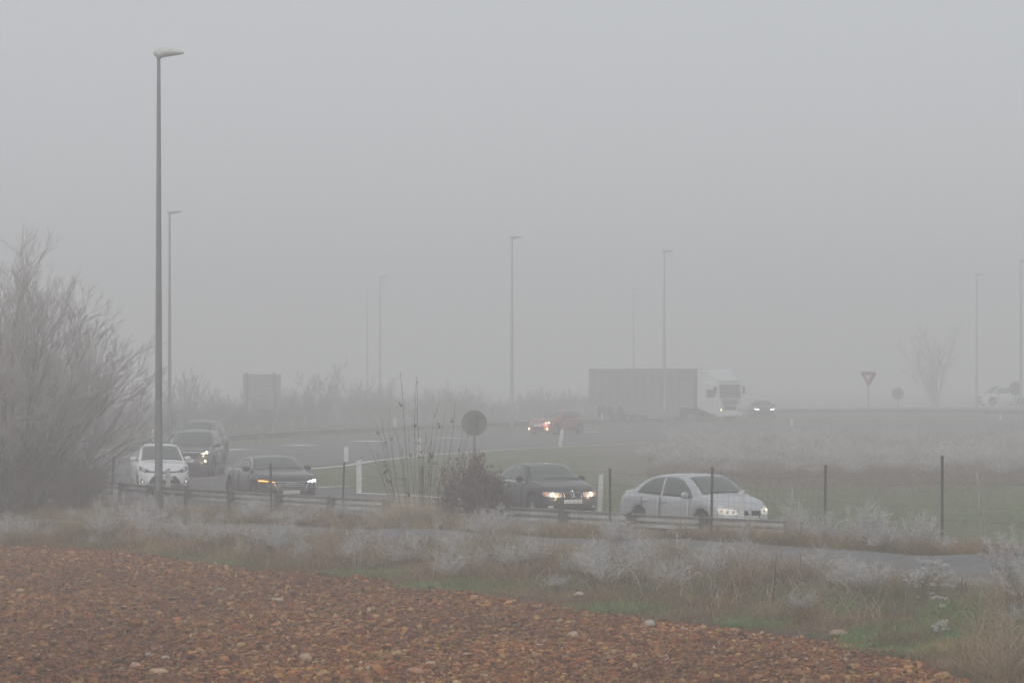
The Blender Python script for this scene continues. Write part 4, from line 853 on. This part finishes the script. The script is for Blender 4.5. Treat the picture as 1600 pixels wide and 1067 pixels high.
        mb = MB(); mb.tube(hp_ + Vector((0, -sd * .02, -.02)), c - Vector((0, 0, .03)), .03, .022, 6); mb.build('arm', M['dark'], mm_)
    # front
    for nm, lo, hi, m, off in sp['front']:
        if m == 'paint': m = paint
        elif isinstance(m, str): m = M[m]
        if nm.startswith('*'):    # mirrored pair
            for sd in (-1, 1): patch(nm[1:], [(a * sd, b) for a, b in lo], [(a * sd, b) for a, b in hi], 'front', m, off, 10, 4)
        elif nm.startswith('!'):  # one side only as given
            patch(nm[1:], lo, hi, 'front', m, off, 10, 4)
        else: patch(nm, lo, hi, 'front', m, off, 14, 5)
    for nm, y, z, rad, m, sides in sp.get('bulbs', []):
        for sd in sides:
            hp_ = bv.ray_cast(Vector((L, sd * y, z)), Vector((-1, 0, 0)))[0]
            if hp_ is None: continue
            mb = MB(); mb.lathe([(0.0001, .022), (rad * .6, .018), (rad, .008), (rad, -.01)], 14, 'X', hp_ + Vector((.004, 0, 0))); mb.build(nm, M[m], root, True)
            if m in ('warm', 'cool'):
                ld = bpy.data.lights.new('headlight_glow', 'POINT'); ld.energy = 4; ld.shadow_soft_size = .05; ld.color = (1, .78, .5) if m == 'warm' else (.9, .95, 1); lo_ = bpy.data.objects.new('headlight_glow', ld); col.objects.link(lo_); lo_.parent = root; lo_.location = hp_ + Vector((.22, 0, 0))
    for sd in (-1, 1): patch('tail_light', [(sd * W * .30, sp.get('tz', .78)), (sd * W * .41, sp.get('tz', .78))], [(sd * W * .30, sp.get('tz', .78) + .13), (sd * W * .41, sp.get('tz', .78) + .13)], 'rear', M['sign_red'], .006, 4, 3)
    if sp.get('extra'): sp['extra'](root, bv, L, patch)
    return root
def box_curve(y0, y1, z0, z1): return [(y0, z0), (y1, z0)], [(y0, z1), (y1, z1)]
def plate(zc, m='plate'): return ('number_plate', [(-.26, zc - .055), (.26, zc - .055)], [(-.26, zc + .055), (.26, zc + .055)], m, .02)
# silver sedan
sil = dict(L=4.26, W=1.69, r=.29, wheels=(.92, 3.40), T=[(0, .60), (.03, .88), (.07, .975), (.36, 1.005), (.5, 1.02), (.85, 1.21), (1.15, 1.34), (1.5, 1.395), (2.1, 1.415), (2.5, 1.395), (2.74, 1.33), (3.0, 1.17), (3.25, 1.00), (3.36, .935), (3.6, .89), (3.9, .81), (4.08, .73), (4.18, .65), (4.24, .56), (4.26, .48)],
    B=[(0, .58), (.1, .84), (.5, .90), (1.5, .89), (2.8, .86), (3.4, .86), (3.9, .76), (4.26, .46)], tum=.30, ws=(3.30, 2.60), rw=(.55, 1.10),
    side=[([(.78, .94), (1.75, .91)], [(1.02, 1.17), (1.28, 1.30), (1.76, 1.355)]), ([(1.82, .91), (3.02, .885)], [(1.83, 1.35), (2.25, 1.35), (2.52, 1.29), (2.84, 1.08)])],
    doors=[(1.05, 1.77, .30, .87), (1.80, 2.95, .30, .87)], mirror=(2.86, .92), spokes=7,
    front=[('*headlight', [(.36, .53), (.46, .50), (.74, .52)], [(.38, .62), (.5, .665), (.75, .67)], 'litlens', .010), ('grille', [(-.30, .44), (.30, .44)], [(-.36, .60), (.36, .60)], 'dark', .008), ('badge_bar', [(-.04, .43), (.04, .43)], [(-.05, .61), (.05, .61)], 'paint', .016), ('air_intake', [(-.34, .24), (.34, .24)], [(-.36, .33), (.36, .33)], 'dark', .006), plate(.43),
           ('*fog_light', *box_curve(.46, .56, .27, .33), 'dark', .008)],
    bulbs=[('lamp_bulb', .60, .60, .045, 'dimwarm', (1,)), ('indicator', .70, .60, .03, 'amber_lens', (1, -1)), ('reflector', .47, .58, .045, 'chrome', (-1, 1)), ('reflector', .59, .585, .05, 'chrome', (-1,))])
car('parked_car', '', M['silver'], sil, (0, 0, 0), 0) if False else None
p = P(1086, 63.4); car('sedan', 'silver four door sedan with round soft headlights, rightmost of the near cars', M['silver'], sil, (p.x, p.y, 0), -55.5)
# dark sedan (kidney grille, round halos)
def roof_aerial(root, bv, L, patch):
    mb = MB(); mb.tube((-.62, .35, 1.38), (-.66, .36, 1.52), .006, .004, 5); mb.build('aerial', M['dark'], root)
sed = dict(L=4.50, W=1.76, r=.315, wheels=(.98, 3.72), T=[(0, .66), (.04, .92), (.15, 1.0), (.75, 1.03), (.95, 1.07), (1.35, 1.27), (1.6, 1.36), (2.0, 1.41), (2.4, 1.415), (2.65, 1.39), (2.85, 1.31), (3.1, 1.15), (3.3, 1.03), (3.42, .985), (3.8, .93), (4.2, .84), (4.38, .75), (4.46, .66), (4.50, .52)],
    B=[(0, .62), (.1, .86), (.6, .92), (1.5, .93), (2.9, .92), (3.5, .91), (4.1, .82), (4.5, .5)], tum=.42, ws=(3.36, 2.66), rw=(.92, 1.45),
    side=[([(1.18, .96), (1.98, .955)], [(1.52, 1.24), (1.75, 1.32), (1.99, 1.355)]), ([(2.08, .955), (3.00, .95)], [(2.08, 1.355), (2.4, 1.345), (2.64, 1.28), (2.84, 1.17)])],
    trim=[[(1.10, .935), (3.05, .925)]], doors=[(1.28, 2.02, .30, .91), (2.05, 3.02, .30, .91)], mirror=(2.93, .99), mirmat=M['dark'], spokes=10,
    front=[('*headlight', [(.30, .58), (.5, .57), (.76, .60)], [(.30, .70), (.5, .72), (.77, .71)], 'lens', .008), ('*kidney_surround', [(.025, .545), (.25, .555)], [(.02, .705), (.26, .70)], 'chrome', .010), ('*kidney_grille', [(.045, .56), (.235, .57)], [(.04, .69), (.245, .685)], 'dark', .016),
           ('air_intake', [(-.5, .26), (.5, .26)], [(-.52, .36), (.52, .36)], 'dark', .006), plate(.46), ('*fog_light', *box_curve(.56, .68, .29, .35), 'lens', .008)],
    bulbs=[('lamp_bulb', .56, .645, .062, 'warm', (1, -1)), ('indicator', .71, .655, .05, 'amber_lens', (1, -1)), ('halo_lamp', .38, .645, .032, 'amber_lens', (1, -1)), ('badge', 0, .735, .035, 'chrome', (1,))], extra=roof_aerial)
p = P(845, 56.8); car('sedan', 'dark sedan with twin kidney grille and lit orange tinted headlights, behind the leafy shrub', M['maroon'], sed, (p.x, p.y, 0), -68)
# dark coupe
def rings(root, bv, L, patch):
    r_ = .055; g = bpy.data.objects.new('ring_emblem', None); col.objects.link(g); g.parent = root
    for k in range(4):
        hp_ = bv.ray_cast(Vector((L, (k - 1.5) * .078, .60)), Vector((-1, 0, 0)))[0]; V = []; n, m = 20, 6
        for i in range(n):
            a = 2 * math.pi * i / n
            for j in range(m): b = 2 * math.pi * j / m; V.append((.035 + .008 * math.sin(b), math.cos(a) * (r_ + .008 * math.cos(b)), math.sin(a) * (r_ + .008 * math.cos(b))))
        Fc = [(i * m + j, ((i + 1) % n) * m + j, ((i + 1) % n) * m + (j + 1) % m, i * m + (j + 1) % m) for i in range(n) for j in range(m)]
        o = mesh_obj('ring', V, Fc, M['chrome'], g, smooth=True); o.location = hp_
bars = [('grille_bar', [(-.42, z), (.42, z)], [(-.42, z + .014), (.42, z + .014)], 'chrome', .020) for z in (.44, .49, .54, .59)]
cou = dict(L=4.68, W=1.85, r=.335, wheels=(.95, 3.78), T=[(0, .70), (.04, .92), (.12, 1.0), (.6, 1.05), (.95, 1.13), (1.35, 1.25), (1.8, 1.335), (2.2, 1.37), (2.6, 1.365), (2.8, 1.335), (3.05, 1.22), (3.35, 1.06), (3.52, .985), (3.9, .93), (4.3, .86), (4.52, .78), (4.62, .68), (4.68, .52)],
    B=[(0, .66), (.1, .88), (.6, .95), (1.5, .95), (2.9, .93), (3.6, .91), (4.2, .84), (4.68, .5)], tum=.46, ws=(3.44, 2.74), rw=(.62, 1.45),
    side=[([(1.15, .99), (2.0, .975)], [(1.42, 1.15), (1.72, 1.235), (2.01, 1.275)]), ([(2.07, .975), (3.12, .955)], [(2.08, 1.28), (2.45, 1.285), (2.7, 1.24), (2.94, 1.12)])],
    trim=[[(1.10, .965), (3.2, .935)], [(1.08, .99), (1.38, 1.16), (1.72, 1.255), (2.1, 1.30), (2.45, 1.305), (2.72, 1.26), (3.0, 1.12), (3.15, 1.0)]], doors=[(1.45, 2.02, .32, .93), (2.05, 3.22, .32, .93)], mirror=(3.02, 1.0), mirmat=M['dark'], spokes=5,
    front=[('*headlight', [(.50, .64), (.7, .64), (.84, .66)], [(.48, .70), (.7, .74), (.85, .76)], 'dark', .008), ('grille', [(-.36, .36), (.36, .36)], [(-.52, .66), (.52, .66)], 'dark', .008), ('grille_frame', [(-.53, .655), (.53, .655)], [(-.53, .672), (.53, .672)], 'chrome', .018), ('*grille_frame', [(.37, .36), (.39, .36)], [(.51, .66), (.535, .66)], 'chrome', .018),
           ('*air_intake', [(.55, .33), (.74, .36)], [(.55, .50), (.76, .52)], 'dark', .008), plate(.38),
           ('!indicator', [(-.86, .685), (-.66, .675)], [(-.87, .725), (-.66, .705)], 'amber', .016), ('!indicator', [(-.62, .672), (-.50, .655)], [(-.62, .702), (-.50, .675)], 'amber', .016),
           ('!daylight_lamp', [(.52, .66), (.80, .70)], [(.52, .69), (.82, .74)], 'cool', .016), ('!daylight_lamp', [(.66, .64), (.69, .64)], [(.66, .69), (.70, .70)], 'cool', .018), ('!daylight_lamp', [(.79, .66), (.82, .66)], [(.80, .72), (.83, .72)], 'cool', .018)] + bars, extra=rings)
p = P(423, 51.6); car('coupe', 'dark coupe with wide barred grille and one amber indicator lit, right of the white hatchback', M['black'], cou, (p.x, p.y, 0), -70)
# white hatchback
hat = dict(L=3.95, W=1.70, r=.30, wheels=(.62, 3.15), T=[(0, .75), (.05, 1.0), (.15, 1.15), (.35, 1.36), (.6, 1.45), (1.1, 1.505), (1.7, 1.51), (2.1, 1.47), (2.3, 1.40), (2.6, 1.22), (2.9, 1.05), (3.02, .99), (3.4, .93), (3.65, .85), (3.8, .75), (3.9, .64), (3.95, .50)],
    B=[(0, .7), (.1, .93), (.8, .98), (2.2, .95), (3.0, .92), (3.5, .84), (3.95, .48)], tum=.30, ws=(2.96, 2.14), rw=(.12, .36),
    side=[([(.55, 1.04), (1.35, 1.01)], [(.62, 1.33), (1.0, 1.40), (1.36, 1.425)]), ([(1.43, 1.01), (2.62, .985)], [(1.44, 1.425), (1.9, 1.41), (2.15, 1.34), (2.45, 1.16)])],
    doors=[(.95, 1.38, .32, .96), (1.41, 2.58, .32, .96)], mirror=(2.46, 1.03), spokes=6,
    front=[('*headlight', [(.44, .66), (.6, .66), (.76, .72)], [(.44, .70), (.62, .78), (.78, .86)], 'dark', .008), ('*headlight_reflector', [(.60, .69), (.70, .72)], [(.60, .75), (.72, .80)], 'chrome', .013), ('upper_grille', [(-.44, .665), (0, .61), (.44, .665)], [(-.44, .695), (0, .655), (.44, .695)], 'dark', .010),
           ('lower_grille', [(-.60, .25), (.60, .25)], [(-.36, .54), (.36, .54)], 'dark', .008), ('*fog_housing', [(.63, .33), (.76, .36)], [(.63, .36), (.72, .48)], 'dark', .009), plate(.47)],
    bulbs=[('fog_lamp', .69, .37, .032, 'dimwarm', (1, -1)), ('badge', 0, .70, .04, 'chrome', (1,))])
p = P(249, 47.2); car('hatchback', 'white hatchback with both fog lamps lit, leftmost car behind the near lamp post', M['white'], hat, (p.x, p.y, 0), -78)
# grey SUV and people carrier behind
suvs = dict(L=4.45, W=1.83, r=.35, wheels=(.85, 3.55), T=[(0, .85), (.05, 1.1), (.2, 1.3), (.45, 1.58), (.8, 1.65), (1.6, 1.69), (2.3, 1.67), (2.6, 1.60), (2.9, 1.42), (3.25, 1.17), (3.4, 1.10), (3.8, 1.04), (4.15, .96), (4.3, .85), (4.4, .72), (4.45, .55)],
    B=[(0, .8), (.1, 1.0), (.8, 1.06), (2.6, 1.04), (3.4, 1.02), (4.0, .93), (4.45, .54)], tum=.30, ws=(3.32, 2.46), rw=(.14, .42),
    side=[([(.45, 1.14), (1.55, 1.10)], [(.7, 1.46), (1.1, 1.55), (1.56, 1.575)]), ([(1.63, 1.10), (2.95, 1.07)], [(1.64, 1.58), (2.2, 1.57), (2.5, 1.48), (2.8, 1.28)])],
    doors=[(.98, 1.58, .4, 1.03), (1.61, 2.9, .4, 1.03)], mirror=(2.78, 1.12), archmat=M['dark'], spokes=5,
    front=[('*headlight', [(.50, .84), (.66, .84), (.80, .88)], [(.48, .90), (.66, .94), (.82, .97)], 'lens', .009), ('grille', [(-.46, .70), (.46, .70)], [(-.48, .90), (.48, .90)], 'dark', .008), ('grille_frame', [(-.49, .90), (.49, .90)], [(-.50, .925), (.50, .925)], 'chrome', .012), ('air_intake', [(-.6, .34), (.6, .34)], [(-.6, .48), (.6, .48)], 'dark', .008), plate(.60)],
    bulbs=[('lamp_bulb', .70, .905, .060, 'warm', (1,)), ('fog_lamp', .68, .60, .050, 'warm', (1,)), ('reflector', .68, .60, .04, 'dark', (-1,))])
p = P(305, 41.3); car('suv', 'grey SUV with curved lit headlight and fog lamp, directly behind the white hatchback', M['suv'], suvs, (p.x, p.y, 0), -92)
van = dict(suvs); van.update(L=4.7, W=1.86, wheels=(.9, 3.75), T=[(0, .9), (.05, 1.2), (.2, 1.5), (.45, 1.7), (.8, 1.75), (1.8, 1.79), (2.5, 1.76), (2.8, 1.66), (3.2, 1.40), (3.6, 1.14), (3.75, 1.07), (4.1, 1.0), (4.4, .92), (4.6, .8), (4.66, .7), (4.7, .55)], ws=(3.66, 2.64), bulbs=[])
p = P(310, 36.2); car('people_carrier', 'dark people carrier partly hidden behind the grey SUV, its roof highest of the cars', M['black'], van, (p.x, p.y, 0), -96)
# red hatchback
red = dict(hat); red.update(L=4.2, W=1.76, wheels=(.7, 3.4), T=[(0, .75), (.05, 1.0), (.15, 1.15), (.4, 1.34), (.7, 1.42), (1.2, 1.46), (1.9, 1.465), (2.3, 1.42), (2.5, 1.35), (2.8, 1.18), (3.1, 1.03), (3.25, .98), (3.6, .93), (3.9, .84), (4.05, .74), (4.15, .62), (4.2, .48)], B=[(0, .7), (.1, .93), (.8, .96), (2.2, .94), (3.2, .91), (3.7, .83), (4.2, .46)], ws=(3.18, 2.35),
    side=[([(.6, 1.02), (1.45, 1.0)], [(.7, 1.28), (1.1, 1.35), (1.46, 1.375)]), ([(1.53, 1.0), (2.8, .975)], [(1.54, 1.375), (2.1, 1.37), (2.35, 1.29), (2.65, 1.13)])], doors=[(1.05, 1.48, .32, .95), (1.51, 2.75, .32, .95)],
    front=[('*headlight', [(.45, .68), (.75, .70)], [(.45, .75), (.77, .78)], 'lens', .009), ('grille', [(-.40, .64), (.40, .64)], [(-.42, .70), (.42, .70)], 'chrome', .009), ('lower_grille', [(-.5, .28), (.5, .28)], [(-.45, .50), (.45, .50)], 'dark', .008), plate(.56)],
    bulbs=[('lamp_bulb', .66, .73, .07, 'warm', (1,)), ('lamp_bulb', .50, .72, .05, 'warm', (1,)), ('fog_lamp', .66, .36, .07, 'warm', (1, -1))])
p = P(869, 25.3); car('hatchback', 'red hatchback with lit headlights heading left on the main road, below the trailer', M['red'], red, (p.x, p.y, 0), -124)
dk = dict(sed); dk.update(trim=None, extra=None, front=[('*headlight', [(.45, .66), (.80, .68)], [(.45, .72), (.82, .76)], 'cool', .02), ('grille', [(-.4, .40), (.4, .40)], [(-.42, .64), (.42, .64)], 'dark', .01)], bulbs=[])
p = P(1190, 18.8); car('sedan', 'barely visible dark car with two white headlights, right of the truck cab', M['black'], dk, (p.x, p.y, 0), -88)
# white pickup faint at right
pick = dict(suvs); pick.update(L=5.2, W=1.85, wheels=(1.1, 4.2), r=.38, T=[(0, 1.0), (.05, 1.12), (1.5, 1.15), (1.75, 1.2), (1.95, 1.72), (2.2, 1.85), (3.0, 1.86), (3.3, 1.80), (3.6, 1.6), (4.0, 1.24), (4.12, 1.16), (4.6, 1.1), (5.0, 1.02), (5.12, .9), (5.2, .6)], B=[(0, .95), (.1, 1.05), (4.0, 1.08), (4.7, .98), (5.2, .58)], ws=(4.06, 3.14), bulbs=[],
    side=[([(2.05, 1.2), (2.75, 1.18)], [(2.15, 1.66), (2.4, 1.72), (2.76, 1.74)]), ([(2.82, 1.18), (3.8, 1.14)], [(2.83, 1.74), (3.1, 1.73), (3.3, 1.66), (3.6, 1.42)])], doors=[(2.02, 2.78, .4, 1.1), (2.81, 3.8, .4, 1.1)], mirror=(3.6, 1.2)); pick.pop('rw')
p = P(1566, 16.4); car('pickup', 'faint white pickup facing left at the far right edge in the fog', M['white'], pick, (p.x, p.y, .55), -158, 'pickup')
# ------------------------------------------------------------------ truck
p = P(1124, 20.3); tz = .05
trk = empty('truck_tractor', (p.x, p.y, tz), R(-55), 'white high roofed truck tractor with one headlight lit, pulling the dark trailer', 'truck')
# x forward, cab front at +1.1 ; built around origin at the front axle
def loft(name, secs, m, parent, smooth=False):
    """secs: list of lists of points, same count, closed rings"""
    n = len(secs[0]); V = [pt for s_ in secs for pt in s_]
    Fc = [(i * n + k, i * n + (k + 1) % n, (i + 1) * n + (k + 1) % n, (i + 1) * n + k) for i in range(len(secs) - 1) for k in range(n)] + [tuple(range(n - 1, -1, -1)), tuple(range((len(secs) - 1) * n, len(secs) * n))]
    o = mesh_obj(name, V, Fc, m, parent, smooth=smooth); bm = bmesh.new(); bm.from_mesh(o.data); bmesh.ops.recalc_face_normals(bm, faces=bm.faces); bm.to_mesh(o.data); bm.free(); return o
def rrect(x, hy, z0, z1, c=.12):
    pts = []
    for cy, cz, a0 in ((hy - c, z1 - c, 0), (-hy + c, z1 - c, 90), (-hy + c, z0 + c, 180), (hy - c, z0 + c, 270)):
        for k in range(4): a = R(a0 + k * 30); pts.append((x, cy + c * math.cos(a), cz + c * math.sin(a)))
    return pts
def skew(r, dz_front):   # tilt ring: x shifts back with height
    return [(x - max(0, z - 1.7) * dz_front, y, z) for x, y, z in r]
loft('cab', [rrect(-1.15, 1.24, .95, 3.0), rrect(.3, 1.25, .55, 3.0), skew(rrect(.95, 1.24, .45, 3.0), .10), skew(rrect(1.30, 1.15, .45, 2.96, .15), .13), skew(rrect(1.36, 1.02, .5, 2.9, .15), .14)], M['white'], trk)
loft('roof_deflector', [rrect(-1.15, 1.22, 2.9, 3.95), rrect(-.5, 1.2, 2.9, 3.98), rrect(.05, 1.15, 2.9, 3.9), rrect(.45, 1.05, 2.9, 3.55), rrect(.85, .95, 2.9, 3.2, .1)], M['white'], trk)
mb = MB(); mb.box((1.03, 0, 3.10), (.35, 2.1, .07), .02); mb.box((1.18, 0, 3.05), (.08, 2.15, .14), .02); mb.build('sun_visor', M['white'], trk)
mb = MB(); V_ = [(1.352, -1.02, 1.78), (1.352, 1.02, 1.78), (1.235, .98, 2.78), (1.235, -.98, 2.78)]; V_ = [(a + .02, b, c) for a, b, c in V_] + [(a - .1, b, c) for a, b, c in V_]
mb.add(V_, [(0, 1, 2, 3), (7, 6, 5, 4), (0, 4, 5, 1), (1, 5, 6, 2), (2, 6, 7, 3), (3, 7, 4, 0)]); mb.build('windscreen', M['glass'], trk)
for sd in (-1, 1):
    mb = MB(); mb.box((.45, sd * 1.24, 2.1), (.95, .05, .62), .02); mb.build('side_window', M['glass'], trk)
    mb = MB(); mb.box((.45, sd * 1.245, 1.25), (1.0, .03, .98), .01); d = mb.build('door', M['white'], trk); mb = MB(); mb.box((.08, sd * 1.27, 1.5), (.18, .03, .04), .005); mb.build('handle', M['dark'], d)
    mb = MB(); mb.box((1.22, sd * 1.42, 2.35), (.12, .22, .55), .04); mb.box((1.15, sd * 1.3, 2.6), (.06, .3, .04), .01); mb.build('wing_mirror', M['dark'], trk)
    mb = MB(); mb.box((1.33, sd * .92, .86), (.16, .42, .20), .04); hl = mb.build('headlight', M['lens'], trk)
    if sd < 0: mb = MB(); mb.lathe([(.0001, .10), (.05, .095), (.08, .08), (.08, 0)], 14, 'X', (1.33, -.98, .86)); mb.build('lamp_bulb', M['warm'], hl)
    mb = MB(); mb.box((-.75, sd * 1.1, 1.6), (1.0, .2, .06), .02); mb.build('side_fairing', M['white'], trk)
mb = MB(); mb.box((1.35, 0, 1.42), (.06, 1.5, .42), .02); g = mb.build('grille', M['dark'], trk)
for k in range(3): mb = MB(); mb.box((1.385, 0, 1.3 + k * .12), (.03, 1.4, .035), .005); mb.build('grille_bar', M['white'], g)
mb = MB(); mb.box((1.36, 0, .98), (.05, 1.2, .26), .02); mb.build('lower_grille', M['dark'], trk)
mb = MB(); mb.box((1.28, 0, .52), (.30, 2.4, .34), .07); mb.build('bumper', M['white'], trk)
mb = MB(); mb.box((-2.2, 0, .85), (5.2, .9, .24), .02); mb.build('chassis', M['dark'], trk)
def tw(parent, x, y, r_=.5, wd=.3, o=(0, 0, 0)):
    mb = MB(); mb.lathe([(r_ * .55, -wd / 2), (r_ * .95, -wd / 2), (r_, -wd / 2 + .04), (r_, wd / 2 - .04), (r_ * .95, wd / 2), (r_ * .55, wd / 2)], 26, 'Y'); w_ = mb.build('wheel', M['tyre'], parent, True); w_.location = (x, y, r_)
    mb = MB(); mb.lathe([(.0001, .04), (r_ * .3, .05), (r_ * .56, .1), (r_ * .56, -.1), (r_ * .3, -.05), (.0001, -.04)], 20, 'Y'); mb.build('rim', M['rim'], w_, True)
for x in (0, -3.7):
    for sd in (-1, 1): tw(trk, x, sd * 1.05)
mb = MB()
trl = empty('trailer', trk.location - Vector((math.cos(R(-55)) * 8.4, math.sin(R(-55)) * 8.4, 0)), R(-55), 'long dark curtain sided trailer behind the white truck cab', 'trailer')
mb.box((0, 0, 2.52), (13.6, 2.52, 2.86), .03); mb.build('cargo_box', M['curtain'], trl)
mb = MB(); mb.box((0, 0, 1.03), (13.6, 2.54, .12), .01); mb.build('side_rail', M['galv'], trl)
mb = MB(); mb.box((0, 0, 3.975), (13.6, 2.55, .07), .01); mb.build('top_rail', M['galv'], trl)
for sd in (-1, 1):
    mb = MB(); mb.box((.2, sd * 1.2, .66), (9.5, .04, .62), .01); mb.build('side_guard', M['curtain'], trl)
    for x in (-5.2, -3.9, -2.6): tw(trl, x, sd * 1.05, .5, .36)
    for k in range(12): mb = MB(); mb.box((-6.2 + k * 1.13, sd * 1.268, 2.5), (.05, .012, 2.8)); mb.build('curtain_strap', M['post'], trl)
mb = MB(); mb.box((0, 0, .88), (13.2, .9, .2), .02); mb.build('chassis', M['dark'], trl)
for sd in (-1, 1): mb = MB(); mb.box((3.2, sd * .9, .55), (.12, .12, 1.0), .01); mb.build('landing_leg', M['galv'], trl)
# ------------------------------------------------------------------ haze
mb = MB(); mb.box((0, 400, (HAZE_TOP - 1.5) / 2), (1990, 1590, HAZE_TOP + 1.5))
hm = bpy.data.materials.new('haze'); hm.use_nodes = True; t = hm.node_tree; t.nodes.clear(); o_ = t.nodes.new('ShaderNodeOutputMaterial'); v_ = t.nodes.new('ShaderNodeVolumePrincipled')
v_.inputs['Color'].default_value = (.93, .93, .935, 1); v_.inputs['Density'].default_value = HAZE; v_.inputs['Anisotropy'].default_value = 0.0
t.links.new(v_.outputs[0], o_.inputs['Volume']); hz = mb.build('haze', hm); tag(hz, 'thick pale winter fog filling the air over the roads and the field', 'haze', kind='stuff')
